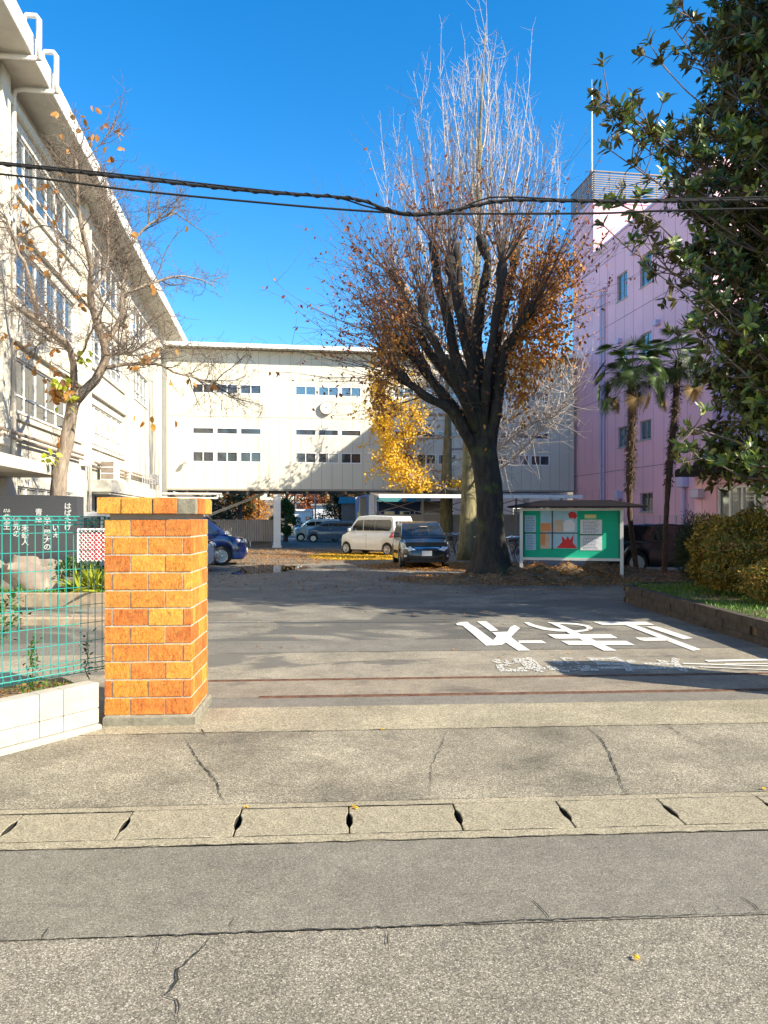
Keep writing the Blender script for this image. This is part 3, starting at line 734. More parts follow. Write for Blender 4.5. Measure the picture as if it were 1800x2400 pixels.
w.quad((PV, ubr, 19.45), (PV+7, ubr, 19.45), (PV+7, PU1, 19.45), (PV, PU1, 19.45)); w.quad((PV, PU0, 16.45), (PV+12, PU0, 16.45), (PV+12, ubr, 16.45), (PV, ubr, 16.45))
part(P, 'wall', w, M['pink'])
for h in ph:
    if h in bad: continue
    window(P, Op, ap, npk, h[0], h[1], h[2], h[3], h[4], M['glass_sky_tint'] if h[2] > 4 else M['glass_curt'], M['aludark'], fw=.05, inset=.12)
sm = MB()
for u in np.arange(PU0+.9, PU1, .98):
    segs = [(0.05, 16.1 if u < ubr else 19.1)]
    for h in ph:
        if h[0]-.05 < u < h[1]+.05: segs = [q for (a0, a1) in segs for q in ((a0, min(a1, h[2])), (max(a0, h[3]), a1)) if q[1]-q[0] > .05]
    for z0, z1 in segs: sm.box(PV-.003, PV+.001, u-.010, u+.010, z0, z1)
for z in (3.4, 7.1, 10.9, 13.2): pass
for z in (4.15, 8.15, 12.0, 16.0): sm.box(PV-.0045, PV+.001, PU0, PU1, z-.015, z+.015)
part(P, 'panel_seams', sm, M['pinkseam'])
cp = MB(); cp.box(PV-.06, PV+.25, PU0, ubr-.003, 16.451, 16.58); cp.box(PV-.06, PV+7.05, ubr-.06, ubr+.2, 19.451, 19.60); cp.box(PV-.06, PV+.2, ubr+.201, PU1, 19.451, 19.60)
part(P, 'parapet', cp, M['lav'])
# louvred screen
ls = MB()
for k in range(12):
    z = 19.66+k*.125
    ls.box(PV+.02, PV+6.6, ubr+.05, ubr+.09, z, z+.06); ls.box(PV+.02, PV+.06, ubr+.09, PU1+.4, z, z+.06)
for s in np.arange(0, 6.7, .95): ls.box(PV+.02+s, PV+.08+s, ubr+.09, ubr+.15, 19.6, 21.2)
for s in np.arange(0, 3.4, .8): ls.box(PV+.06, PV+.12, ubr+.1+s, ubr+.16+s, 19.6, 21.2)
ls.box(PV, PV+6.6, ubr+.02, ubr+.12, 21.2, 21.26); ls.box(PV, PV+.1, ubr+.121, PU1+.4, 21.2, 21.26)
part(P, 'louvre_screen', ls, M['louvre'])
an = MB(); an.tube([(PV+.3, ubr+.9, 19.5), (PV+.3, ubr+.9, 24), (PV+.3, ubr+.9, 26.4)], [.055, .045, .03], 8); an.tube([(PV+.3, ubr+.9, 26.4), (PV+.3, ubr+.9, 26.9)], .012, 6)
part(P, 'antenna_mast', an, M['alu'])
u1, _ = uat(1418, PV)
for du in (0, .35):
    p = MB(); p.tube([(PV-.09, u1+du, .2), (PV-.09, u1+du, 14.2)], .055, 8); part(P, 'drain_pipe', p, M['lav'])
for (px, py) in ((1543, 757), (1455, 800), (1487, 592)):
    u, Y = uat(px, PV); p = MB(); p.bbox(PV-.22, PV-.003, u-.14, u+.14, zat(py, Y)-.14, zat(py, Y)+.14, .04); part(P, 'vent_hood', p, M['lav'])
u, Y = uat(1340, PV); u = min(u, PU1-.2)
# boxes and conduits at the foot of the wall
for (px, py, s) in ((1607, 1130, .26), (1455, 1160, .2)):
    u, Y = uat(px, PV); z = zat(py, Y); p = MB(); p.bbox(PV-.3, PV-.003, u-s, u+s, z-.22, z+.22, .02); p.tube([(PV-.12, u, z-.22), (PV-.12, u, .1)], .06, 8); part(P, 'junction_box', p, M['lav'])
# lavender wing nearer
Wg = fthing('lavender_wing', 'lavender wing of the school seen between the magnolia leaves at far right', 'building', 21, 20)
w = MB(); w.box(19.5, 27, 13, 27.98, 0, 11.0); part(Wg, 'wall', w, M['lav'])
for z0, z1 in ((1.0, 2.4), (4.6, 6.0), (8.0, 9.4)):
    for u in (16, 20, 24): window(Wg, (19.5, 0, 0), (0, 1, 0), (-1, 0, 0), u, u+1.8, z0, z1, 2, M['glass_sky_tint'], M['aludark'], inset=-.06)
# single storey annex
AV = 12.0
X = fthing('pink_annex', 'low pink annex with dark corrugated eaves and sliding windows behind the shrubs', 'building', AV+3, 17)
ua1, Y1 = uat(1628, AV); ub_, _ = uat(1796, AV); uw1, Yw = uat(1679, AV)
w = MB(); wallh(w, (AV, 0, 0), (0, 1, 0), (-1, 0, 0), 12, ua1, 0, 2.86, [(ub_, uw1, 1.1, 2.52)], .14)
w.quad((AV+5, ua1, 0), (AV, ua1, 0), (AV, ua1, 2.86), (AV+5, ua1, 2.86)); w.quad((AV, 12, 0), (AV+5, 12, 0), (AV+5, 12, 2.86), (AV, 12, 2.86))
part(X, 'wall', w, M['pink'])
window(X, (AV, 0, 0), (0, 1, 0), (-1, 0, 0), ub_, uw1, 1.1, 2.52, 4, M['glass_curt'], M['frame_white'], fw=.06)
w = MB()
for u in np.arange(12.4, ua1, .9):
    if u < ub_-.05 or u > uw1+.05: w.box(AV-.003, AV+.001, u-.008, u+.008, .1, 2.85)
    else: w.box(AV-.003, AV+.001, u-.008, u+.008, 2.53, 2.85); w.box(AV-.003, AV+.001, u-.008, u+.008, .1, 1.04)
part(X, 'panel_seams', w, M['pinkseam'])
w = MB(); w.box(AV-.45, AV-.40, 11.8, ua1+.3, 2.86, 3.02); w.box(AV-.40, AV+5, 11.8, ua1+.3, 2.87, 2.93)
n = 90; V = []
for i in range(n+1):
    u = 11.8+(ua1+.3-11.8)*i/n; dz = .05*math.sin(i*math.pi*.5)
    V += [(AV-.44, u, 3.04+dz), (AV+5.2, u, 4.4+dz)]
w.add(V, [(2*i, 2*i+1, 2*i+3, 2*i+2) for i in range(n)])
V2 = []
for i in range(n+1):
    u = 11.8+(ua1+.3-11.8)*i/n; dz = .05*math.sin(i*math.pi*.5); V2 += [(AV-.442, u, 2.99), (AV-.442, u, 3.04+dz)]
w.add(V2, [(2*i, 2*i+1, 2*i+3, 2*i+2) for i in range(n)])
part(X, 'roof', w, M['roofdark'])
bx = MB(); uu, YY = uat(1642, AV); bx.bbox(AV-.2, AV-.003, uu-.2, uu+.2, zat(1157, YY)-.13, zat(1157, YY)+.13, .02); part(X, 'meter_box', bx, M['lav'])

# ------------------------------------------------------------------ brick gate pillar
def brick_pillar(name, label, x, y, rot, w=.68, d=.70, grp=None):
    t = thing(name, label, 'gate pillar', (x, y, 0), rot, grp)
    rnd = random.Random(11)
    p = MB(); p.bbox(-w/2-.012, w/2+.03, -d/2-.012, d/2+.012, -.02, .078, .012); part(t, 'plinth', p, M['plinth'])
    core = MB(); core.box(-w/2+.004, w/2-.004, -d/2+.004, d/2-.004, .078, 1.641); part(t, 'mortar_core', core, M['mortar'])
    b = MB(); nr = 11; h = (1.645-.082)/nr; g = .0058
    for r in range(nr):
        z0 = .082+r*h+g; z1 = .082+(r+1)*h-g*.9
        if r % 2 == 0: fr = [0, .30, .70, 1]; sr = [0, .40, .80, 1]
        else: fr = [0, .09, .50, .905, 1]; sr = [0, .22, .62, 1]
        for a, c in zip(fr, fr[1:]):
            for sgn in (-1, 1):
                x0 = -w/2+a*w+g*(a > 0); x1 = -w/2+c*w-g*(c < 1); pr_ = rnd.uniform(0, .004)
                if sgn < 0: b.bbox(x0, x1, -d/2-pr_, -d/2+.06, z0, z1, .004)
                else: b.bbox(x0, x1, d/2-.06, d/2+pr_, z0, z1, .004)
        for a, c in zip(sr, sr[1:]):
            for sgn in (-1, 1):
                y0 = -d/2+a*d; y1 = -d/2+c*d
                if a == 0: y0 += .062
                else: y0 += g
                if c == 1: y1 -= .062
                else: y1 -= g
                if y1-y0 < .03: continue
                pr_ = rnd.uniform(0, .003)
                if sgn > 0: b.bbox(w/2-.055, w/2+pr_, y0, y1, z0, z1, .004)
                else: b.bbox(-w/2-pr_, -w/2+.055, y0, y1, z0, z1, .004)
    part(t, 'bricks', b, M['brick'])
    # cap course
    c = MB(); o = .045; z0, z1 = 1.685, 1.815
    c.box(-w/2+.03, w/2-.03, -d/2+.03, d/2-.03, 1.642, 1.685, 2)  # recess under the cap, its shadow put in as a dark colour
    c.box(-w/2-o+.014, w/2+o-.014, -d/2-o+.014, d/2+o-.014, 1.686, 1.806, 1)
    W2 = w+2*o; X0 = -w/2-o; Y0 = -d/2-o; D2 = d+2*o
    for a, e in ((0, .232), (.247, .55), (.568, .80)):
        c.bbox(X0+a*W2, X0+e*W2, Y0, Y0+.09, z0, z1, .006); c.bbox(X0+a*W2, X0+e*W2, Y0+D2-.09, Y0+D2, z0, z1, .006)
    c.bbox(X0+.815*W2, X0+W2-.012, Y0+.012, Y0+.09, z0, z1-.006, .004, 1)
    for a, e in ((.13, .46), (.475, .86)):
        c.bbox(X0+W2-.09, X0+W2, Y0+a*D2+.03, Y0+e*D2, z0, z1, .006); c.bbox(X0, X0+.09, Y0+a*D2+.03, Y0+e*D2, z0, z1, .006)
    c.bbox(X0+.09, X0+W2-.09, Y0+.09, Y0+D2-.09, 1.80, z1-.004, .003)
    part(t, 'cap', c, [M['brick'], M['plinth'], M['darkpipe']])
    return t
brick_pillar('gate_pillar', 'orange brick gate pillar with overhanging cap at the end of the teal fence', -1.895, 6.235, R(3))
brick_pillar('gate_pillar', 'orange brick gate pillar on the right side of the entrance', 4.75, 6.85, R(3))

# ------------------------------------------------------------------ block wall + mesh fence
WA = Vector((-2.235, 5.80, 0)); WB = Vector((-2.68, 5.15, 0)); wd = (WB-WA).normalized(); wrot = math.atan2(wd.y, wd.x)
bw = thing('block_wall', 'low wall of pale concrete blocks below the teal fence', 'wall', WA, wrot)       # local +x toward the camera, +y outward side?
f = MB(); f.bbox(-.0, 9, -.17, .035, -.03, .045, .01); part(bw, 'footing', f, M['block'])
b = MB(); xs = [0]; 
for L in (.30, .19, .39, .39): xs.append(xs[-1]+L)
while xs[-1] < 8.6: xs.append(xs[-1]+.39)
for r in range(2):
    for a, c in zip(xs, xs[1:]):
        b.bbox(a+.0025, c-.0025, -.14, 0, .046+r*.118+(.002 if r else 0)+(0), .046+.118+r*.20, .005)
part(bw, 'blocks', b, M['block'])
fpos = Vector((-2.325, 6.17, 0)); fdir = Vector((-.54, -.69, 0)).normalized(); frot = math.atan2(fdir.y, fdir.x)
fe = thing('mesh_fence', 'teal green welded wire fence standing on the low block wall', 'fence', fpos, frot)
wv = MB(); FL = 4.4; Z0, Z1 = .40, 1.665
x = .03
while x < FL:
    wv.tube([(x, 0, Z0+.0), (x, 0, Z1)], .0034, 5); x += .0625
part(fe, 'vertical_wires', wv, M['teal'])
wh = MB(); z = Z0+.10
while z < Z1-.09: wh.tube([(0, -.005, z), (FL, -.005, z)], .0030, 5); z += .148
for zz in (Z0, Z1):
    s = 1 if zz == Z0 else -1
    for dy, dz in ((0, 0), (.045, .03*s), (0, .065*s)): wh.tube([(0, dy, zz+dz), (FL, dy, zz+dz)], .0042, 6)
x = .03
while x < FL:
    for zz in (Z0, Z1):
        s = 1 if zz == Z0 else -1
        wh.tube([(x, 0, zz), (x, .045, zz+.03*s), (x, 0, zz+.065*s)], .0027, 4)
    x += .0625
part(fe, 'horizontal_wires', wh, M['teal'])
for px_ in (.0, 2.5, 4.4):
    q = MB(); q.tube([(px_, .045, .02), (px_, .045, 1.64)], .021 if px_ < .1 else .017, 10); q.lathe((px_, .045, 1.64), (0, 0, 1), [(0, .001), (0, .024), (.012, .022), (.02, .008)], 12, closed=False)
    part(fe, 'post', q, M['tealdark'])
# soil strip behind the block wall, with weeds
sb = MB(); A1 = WA+Vector((-.10, .10, 0)); V = []
n2 = Vector((wd.y, -wd.x, 0));  n2 = n2 if n2.y > 0 else -n2
p0 = WA+n2*.13-wd*.0; p1 = WA+wd*8+n2*.13; p2 = p1+n2*.75; p3 = WA+n2*.75-wd*.15
V = [(p.x, p.y, .29) for p in (p0, p1, p2, p3)]; V0 = [(p.x, p.y, -.01) for p in (p0, p1, p2, p3)]
sb.add(V0+V, [(4,5,6,7),(0,1,5,4),(1,2,6,5),(2,3,7,6),(3,0,4,7)]); sb.f = sb.f
tag(sb.build('soil_strip', M['soil']), kind='structure')
rg = np.random.default_rng(5)
def scatter_blades(name, label, cat, P, hmin, hmax, w, mat, kind='stuff', lean=.5, parent=None):
    n = len(P); D = np.tile([0, 0, 1.0], (n, 1))+rg.normal(size=(n, 3))*[lean, lean, .1]; L = rg.uniform(hmin, hmax, n)
    V, Fq = kite_arrays(P, D, rdir(rg, n), L, np.full(n, w)); o = np_obj(name, V, Fq, mat, parent)
    return tag(o, label, cat, kind=kind) if parent is None else o
n = 2600; ss = rg.uniform(0, 7, n); tt = rg.beta(1, 1.3, n)*.6+.01
PP = np.array([[p0.x, p0.y, .285]])+np.outer(ss, [wd.x, wd.y, 0])+np.outer(tt, [n2.x, n2.y, 0])
k_ = (np.sin(ss*9)+np.sin(ss*4.1+1)+rg.normal(size=n)*.7) > .1; PP = PP[k_]
scatter_blades('weeds', 'short green and yellow weeds in the soil behind the block wall', 'weeds', PP, .02, .085, .012, M['grass'])
n = 900; ss = rg.uniform(0, 5, n); tt = rg.uniform(.0, .6, n); PP = np.array([[p0.x, p0.y, .296]])+np.outer(ss, [wd.x, wd.y, 0])+np.outer(tt, [n2.x, n2.y, 0])
V, Fq = kite_arrays(PP, rdir(rg, n)*[1, 1, .15], np.tile([0, 0, 1.0], (n, 1)), rg.uniform(.03, .07, n), rg.uniform(.02, .04, n))
tag(np_obj('leaf_litter', V, Fq, M['leaf_brown']), 'dry brown leaves lying in the soil strip by the fence', 'leaves', kind='stuff')
# small climbing weed at the fence
def sprout(name, label, base, h, n, mat, spread=.06, leafL=.045, seed=1, lean=(0, 0)):
    r = np.random.default_rng(seed); t = wthing(name, label, 'plant', *base)
    st = MB(); pts = [(base[0]+lean[0]*h*i/5+r.normal()*.008, base[1]+lean[1]*h*i/5, base[2]+h*i/5) for i in range(6)]; st.tube(pts, [.005, .004, .004, .003, .003, .002], 5)
    part(t, 'stem', st, M['leaf_green'])
    tpos = r.uniform(.1, 1, n); P_ = np.array([[base[0]+lean[0]*h*q, base[1]+lean[1]*h*q, base[2]+h*q] for q in tpos])+r.normal(size=(n, 3))*[spread*.4, spread*.4, .01]
    V, Fq = leaf_arrays(P_, rdir(r, n)+[0, 0, .3], np.tile([0, 0, 1.0], (n, 1))+rdir(r, n)*.5, r.uniform(.6, 1.2, n)*leafL, r.uniform(.6, 1, n)*leafL*.6)
    np_obj('leaves', V, Fq, mat, t, origin=ORG[t.name]); return t
q = at(78, 1545, 5.85); sprout('weed', 'leafy green weed climbing through the fence near its left end', (q.x, q.y, .29), .42, 90, M['leaf_green'], seed=2)
q = at(205, 1560, 6.25); sprout('weed', 'thin weed stem in the shadow beside the pillar', (q.x, q.y, .29), .40, 30, M['leaf_dark'], seed=3)
q = at(8, 1420, 9.5); sprout('weed', 'bushy green weed at the left edge behind the fence', (q.x, q.y, 0), .75, 170, M['leaf_green'], spread=.3, leafL=.09, seed=4)

# ------------------------------------------------------------------ monument, rocks, bed behind the fence
bd = MB(); bd.box(-11.5, -4.9, 14.0, 18.6, -.05, .22); tag(bd.build('planting_bed', M['soil']), kind='structure')
kb = thing('bed_kerb', 'reddish stone kerb along the planting bed behind the fence', 'kerb', (-8, 13.95, 0))
k2 = MB()
x = -3.5
while x < 3.1: k2.bbox(x+.005, x+.59, -.12, .04, -.02, .25, .015); x += .6
part(kb, 'kerb_stones', k2, M['kerb'])
kb2 = thing('path_kerb', 'low brown stone kerb crossing the path behind the fence', 'kerb', (-6.5, 11.9, 0))
k2 = MB()
x = -4.0
while x < 2.6: k2.bbox(x+.005, x+.69, -.5, .0, -.02, .12, .02); x += .7
part(kb2, 'kerb_stones', k2, M['kerb'])
mo = thing('stone_monument', 'dark polished stone slab with white carved vertical writing behind the fence', 'monument', (-7.35, 15.3, .2))
s = MB(); n = 14; V = []
for yy in (-.17, .17):
    for i in range(n+1):
        x = -1.35+2.42*i/n; V.append((x, yy, 0))
    for i in range(n+1):
        x = -1.35+2.42*i/n; V.append((x, yy, 1.90+.035*math.sin(math.pi*i/n)))
m1 = n+1
Fs = []
for i in range(n):
    Fs += [(i, i+1, m1+i+1, m1+i), (2*m1+i+1, 2*m1+i, 3*m1+i, 3*m1+i+1), (m1+i, m1+i+1, 3*m1+i+1, 3*m1+i)]
Fs += [(0, m1, 3*m1, 2*m1), (n, 2*m1+n, 3*m1+n, m1+n)]
s.add(V, Fs); part(mo, 'slab', s, M['granite'])
for txt, px, py in (('はばたけ', 158, 1177), ('いま', 130, 1228), ('空主殿大の', 110, 1207), ('青空', 90, 1191), ('未感人', 58, 1228), ('春元の', 38, 1209), ('栄空王', 15, 1192)):
    P_ = at(px, py, 15.12)
    for i, ch in enumerate(txt):
        text_mesh(ch, .150, M['alu'], 'carved_character', (P_.x-mo.location.x-.07, -.176, P_.z-.2-.135-i*.143), (R(90), 0, 0), (1, 1, 1), offset=.003, extrude=.003, parent=mo)
def rock(name, label, loc, s, mat, seed):
    r = random.Random(seed); b = MB(); n, m = 20, 12; V = []
    ph_ = [(r.uniform(0, 6), r.uniform(0, 6), r.uniform(.6, 2.4)) for _ in range(6)]
    for j in range(m+1):
        th = math.pi*j/m
        for i in range(n):
            a = 2*math.pi*i/n; d = Vector((math.sin(th)*math.cos(a), math.sin(th)*math.sin(a), math.cos(th)))
            d2 = Vector((math.copysign(abs(d.x)**.6, d.x), math.copysign(abs(d.y)**.6, d.y), math.copysign(abs(d.z)**.6, d.z)))
            k = 1+sum(.07*math.sin(f_*3*(d.x+p_)+q_*d.y*2+d.z*f_*2) for p_, q_, f_ in ph_)
            V.append((d2.x*s[0]*k, d2.y*s[1]*k, d2.z*s[2]*k+s[2]*.8))
    Fs = [(j*n+i, (j+1)*n+i, (j+1)*n+(i+1) % n, j*n+(i+1) % n) for j in range(m) for i in range(n)]
    b.add(V, Fs); o = b.build(name, mat, smooth_angle=28); o.location = loc; return tag(o, label, 'boulder')
rock('boulder', 'large pinkish boulder in front of the dark monument', (-6.95, 14.55, .2), (.55, .30, .36), M['rock'], 1)
rock('boulder', 'brown boulder at the left edge below the monument', (-7.95, 14.5, .2), (.5, .3, .33), M['rockdark'], 2)
rock('boulder', 'small grey stone at the right foot of the monument', (-6.15, 14.5, .2), (.22, .2, .16), M['rockdark'], 7)
# bromeliad-like pale plant at the bed corner and shrubs
def bush(name, label, c, rad, n, mat, L, W, seed, cat='shrub', stems=True, shell=.55, flat=1.0):
    r = np.random.default_rng(seed); t = wthing(name, label, cat, c[0], c[1], c[2]-rad[2]*.75)
    d = rdir(r, n); 
    nse = 1+.13*np.sin(d[:, 0]*7+seed)+.10*np.sin(d[:, 1]*9+2*seed)+.08*np.sin(d[:, 2]*11+seed*3)
    rr_ = (shell+(1-shell)*r.uniform(0, 1, n)**.6)*nse
    P_ = np.array(c)+d*rr_[:, None]*np.array(rad); k = P_[:, 2] > c[2]-rad[2]*.75; P_ = P_[k]; d = d[k]; m = len(P_)
    V, Fq = leaf_arrays(P_, d*.7+rdir(r, m)*.8+[0, 0, .3], d+rdir(r, m)*.7, r.uniform(.7, 1.3, m)*L, r.uniform(.7, 1.2, m)*W)
    np_obj('foliage', V, Fq, mat, t, origin=ORG[t.name])
    st = MB()
    for i in range(14):
        a = rdir(r, 1)[0]; st.tube([(c[0]+a[0]*.06, c[1]+a[1]*.06, c[2]-rad[2]*.78), (c[0]+a[0]*rad[0]*.5, c[1]+a[1]*rad[1]*.5, c[2]+abs(a[2])*rad[2]*.5)], [.02, .006], 4)
    part(t, 'stems', st, M['bark_twig']); return t
n = 130; r_ = np.random.default_rng(9); c = at(222, 1345, 14.3)
P_ = np.tile([c.x, c.y, .22], (n, 1))+r_.normal(size=(n, 3))*[.14, .1, 0]
t = wthing('strap_leaf_plant', 'pale green strap leaved plant beside the brick pillar behind the fence', 'plant', c.x, c.y, .22)
V, Fq = leaf_arrays(P_, np.tile([0, 0, .9], (n, 1))+r_.normal(size=(n, 3))*[.8, .8, .3], rdir(r_, n), r_.uniform(.3, .55, n), np.full(n, .035), curl=.5)
np_obj('leaves', V, Fq, M['leaf_lime'], t, origin=ORG[t.name])
bush('low_bush', 'small mixed green bush between the boulder and the red net', (at(165, 1330, 14.6).x, 14.7, .5), (.55, .3, .35), 1500, M['leaf_green'], .07, .03, 21)
# grass fringe of the bed
n = 2600; P_ = np.stack([rg.uniform(-9.5, -5.0, n), rg.uniform(14.05, 14.5, n), np.full(n, .22)], 1)
scatter_blades('grass_fringe', 'short grass along the edge of the monument bed', 'grass', P_, .03, .12, .02, M['grass'])
# red and white net barrier
nb_ = thing('net_barrier', 'red sheet behind white diamond mesh between fence and pillar', 'barrier', (at(221, 1300, 12.6).x, 12.6, 0))
m_ = MB(); m_.box(-.26, .26, .03, .05, .93, 1.42); part(nb_, 'red_sheet', m_, M['redcloth'])
m_ = MB(); 
for i in range(-6, 12):
    for s in (1, -1):
        a = Vector((-.26+i*.075, 0, .92)); 
        x0 = -.26+i*.075; x1 = x0+s*.5; pa = [x0, .92]; pb = [x1, 1.45]
        # clip to frame
        def clip(pa, pb):
            out = []
            for t0 in np.linspace(0, 1, 60):
                x = pa[0]+(pb[0]-pa[0])*t0
                if -.26 <= x <= .26: out.append((x, 0, pa[1]+(pb[1]-pa[1])*t0))
            return (out[0], out[-1]) if len(out) > 1 else None
        cl = clip(pa, pb)
        if cl: m_.tube(cl, .006, 4)
for i in range(12, 18):
    cl = clip([-.26+i*.075, .92], [-.26+i*.075-.5, 1.45])
    if cl: m_.tube(cl, .006, 4)
part(nb_, 'mesh', m_, M['frame_white'])
m_ = MB(); m_.box(-.28, .28, -.015, .015, 1.45, 1.48); m_.box(-.285, -.265, -.015, .015, .90, 1.45); m_.box(.265, .285, -.015, .015, 0, 1.45); part(nb_, 'frame', m_, M['frame_white'])

# ------------------------------------------------------------------ right raised bed
rb_ = MB(); E = [Vector((4.95, 7.9, 0)), Vector((4.93, 9.7, 0)), Vector((4.78, 14.6, 0)), Vector((5.3, 15.4, 0)), Vector((12.5, 16.2, 0)), Vector((12.5, 7.9, 0))]
nE = len(E); V = [(p.x, p.y, -.02) for p in E]+[(p.x, p.y, .30) for p in E]
rb_.add(V, [tuple(range(nE, 2*nE))]+[(i, (i+1) % nE, nE+(i+1) % nE, nE+i) for i in range(nE)]); tag(rb_.build('garden_bed', M['soil']), kind='structure')
ed = thing('bed_edging', 'dark mossy stone edging of the raised garden bed on the right', 'edging', (4.9, 9, 0), 0, org=(4.9, 9, 0))
e2 = MB(); rnd = random.Random(6)
for (a, b_) in zip(E[:4], E[1:5]):
    L = (b_-a).length; nn = int(L/.36); d = (b_-a).normalized(); o_ = Vector((-d.y, d.x, 0)); 
    for i in range(nn):
        for r in range(3):
            off = .18 if r % 2 else 0; s0 = i*.36+off; s1 = min(L, s0+.352)
            if s0 >= L: continue
            j = rnd.uniform(-.01, .012); p0_ = a+d*s0+o_*(.05+j); p1_ = a+d*s1+o_*(.05+j); q1_ = a+d*s1-o_*.12; q0_ = a+d*s0-o_*.12
            z0_ = -.02+r*.118; z1_ = z0_+.114
            V = [(p.x, p.y, z0_) for p in (q0_, q1_, p1_, p0_)]+[(p.x+o_.x*-.006, p.y-o_.y*.006, z1_) for p in (q0_, q1_, p1_, p0_)]
            e2.add(V, [(3,2,1,0),(4,5,6,7),(0,1,5,4),(1,2,6,5),(2,3,7,6),(3,0,4,7)])
part(ed, 'stones', e2, M['bedwall'])
n = 26000; P_ = np.stack([rg.uniform(4.95, 9.5, n), 8+rg.beta(1, 1, n)*7.4, np.full(n, .295)], 1)
k = (np.sin(P_[:, 0]*3.1)+np.sin(P_[:, 1]*2.3+1)+rg.normal(size=n)*.8) > -.9; P_ = P_[k]
scatter_blades('lawn', 'short green grass covering the raised bed', 'grass', P_, .03, .11, .016, M['grass'], lean=.6)
bush('azalea_shrub', 'rounded azalea with orange and brown autumn leaves in the raised bed', (6.28, 13.0, .98), (.86, .85, .72), 24000, M['leaf_shrub'], .06, .03, 31, shell=.62)
bush('azalea_shrub', 'darker reddish azalea mound at the right edge behind the orange one', (7.6, 12.7, 1.1), (1.0, .9, .75), 16000, M['leaf_shrub'], .055, .026, 37, shell=.7)
bush('azalea_shrub', 'lower brown azalea in front at the right edge of the raised bed', (6.35, 11.35, .68), (.75, .6, .42), 13000, M['leaf_shrub'], .05, .024, 33, shell=.7)
bush('conifer_shrub', 'dark green feathery shrub behind the orange azalea', (6.15, 14.6, .98), (.40, .4, .72), 5000, M['leaf_dark'], .10, .012, 35, shell=.3)

# leaf litter and root mounds under the big tree
def patch_leaves(name, label, cx, cy, rx, ry, n, mats, L, seed, zf=None, z=.008):
    r = np.random.default_rng(seed); a = r.uniform(0, 2*np.pi, n); q = r.uniform(0, 1, n)**.6
    x = cx+rx*q*np.cos(a); y = cy+ry*q*np.sin(a); zz = np.full(n, z)+r.uniform(0, .012, n)
    if zf: zz = zz+np.array([zf(i, j) for i, j in zip(x, y)])
    D = r.normal(size=(n, 3))*[1, 1, .18]
    V, Fq = kite_arrays(np.stack([x, y, zz], 1), D, np.tile([0, 0, 1.0], (n, 1))+r.normal(size=(n, 3))*.25, r.uniform(.6, 1.3, n)*L, r.uniform(.5, 1, n)*L*.75)
    return tag(np_obj(name, V, Fq, mats), label, 'fallen leaves', kind='stuff')
def mound(x, y):
    h = 0
    for (cx, cy, sx, sy, a) in ((2.9, 19.6, 1.3, .9, .22), (4.3, 20.1, 1.6, .7, .20), (5.8, 20.4, 1.4, .6, .24), (7.4, 20.9, 1.8, .8, .16), (5.0, 19.2, 1.4, .5, .12), (1.9, 19.0, .9, .5, .08)):
        h += a*math.exp(-((x-cx)/sx)**2-((y-cy)/sy)**2)
    return h*(1+.25*math.sin(x*7+y*3)+.15*math.sin(y*11-x*4))
mm = MB(); nx, ny = 90, 40; V = []
for j in range(ny+1):
    for i in range(nx+1):
        x = .6+9.4*i/nx; y = 17.6+4.6*j/ny; V.append((x, y, -.012+mound(x, y)))
mm.add(V, [(j*(nx+1)+i, j*(nx+1)+i+1, (j+1)*(nx+1)+i+1, (j+1)*(nx+1)+i) for j in range(ny) for i in range(nx)])
tag(mm.build('tree_bed_soil', M['soil'], smooth=True), kind='structure')
patch_leaves('fallen_leaves', 'brown fallen leaves over the roots of the big tree and below the notice board', 4.6, 20.0, 4.6, 2.0, 5500, M['leaf_brown'], .085, 1, mound)
patch_leaves('fallen_leaves', 'scattered brown leaves over the asphalt around the big tree', 1.0, 21.5, 7.5, 5.5, 3200, M['leaf_brown'], .07, 2)
patch_leaves('fallen_leaves', 'bright yellow ginkgo leaves lying under the white box van', -.6, 32.2, 2.7, 3.2, 16000, M['leaf_yellow'], .085, 3)
patch_leaves('fallen_leaves', 'yellow and orange leaves in front of the dark compact car and tall ginkgo', 2.3, 25.5, 3.2, 2.6, 5000, M['leaf_orange'], .085, 4)
patch_leaves('fallen_leaves', 'thin brown leaf drift between the puddle and the column', -4.0, 33.0, 4.5, 7.0, 9000, M['leaf_brown'], .08, 5)
patch_leaves('fallen_leaves', 'few small dry leaves blown over the open driveway asphalt', 0.8, 13.5, 4.6, 5.2, 240, M['leaf_brown'], .055, 6)
for i, (px, py, mt, lab) in enumerate(((1490, 2250, 'leaf_yellow', 'single yellow leaf on the coarse road surface at lower right'), (577, 1895, 'leaf_yellow', 'small yellow leaf caught at the gutter joint under the pillar'),
                        (830, 1897, 'leaf_yellow', 'bright yellow crumpled leaf at the middle gutter joint'), (856, 1550, 'leaf_brown', 'curled brown leaf on the mottled concrete of the driveway'), (896, 1712, 'leaf_yellow', 'yellow leaf on the edge of the pale concrete band'),
                        (1788, 1852, 'leaf_yellow', 'small yellow leaf at the right end of the gutter'))):
    g_ = gnd(px, py); r = np.random.default_rng(i+50); nn = 5 if mt == 'leaf_yellow' else 2
    V, Fq = leaf_arrays(np.tile([0, 0, .012], (nn, 1)), r.normal(size=(nn, 3))*[1, 1, .25], np.tile([0, 0, 1.0], (nn, 1)), np.full(nn, .017)*(1+.7*(i in (2, 3))), np.full(nn, .015), curl=.5)
    V[:, 2] = np.maximum(V[:, 2], .006)
    o = np_obj('fallen_leaf', V, Fq, M[mt]); o.location = (g_.x, g_.y, .004); tag(o, lab, 'leaf')

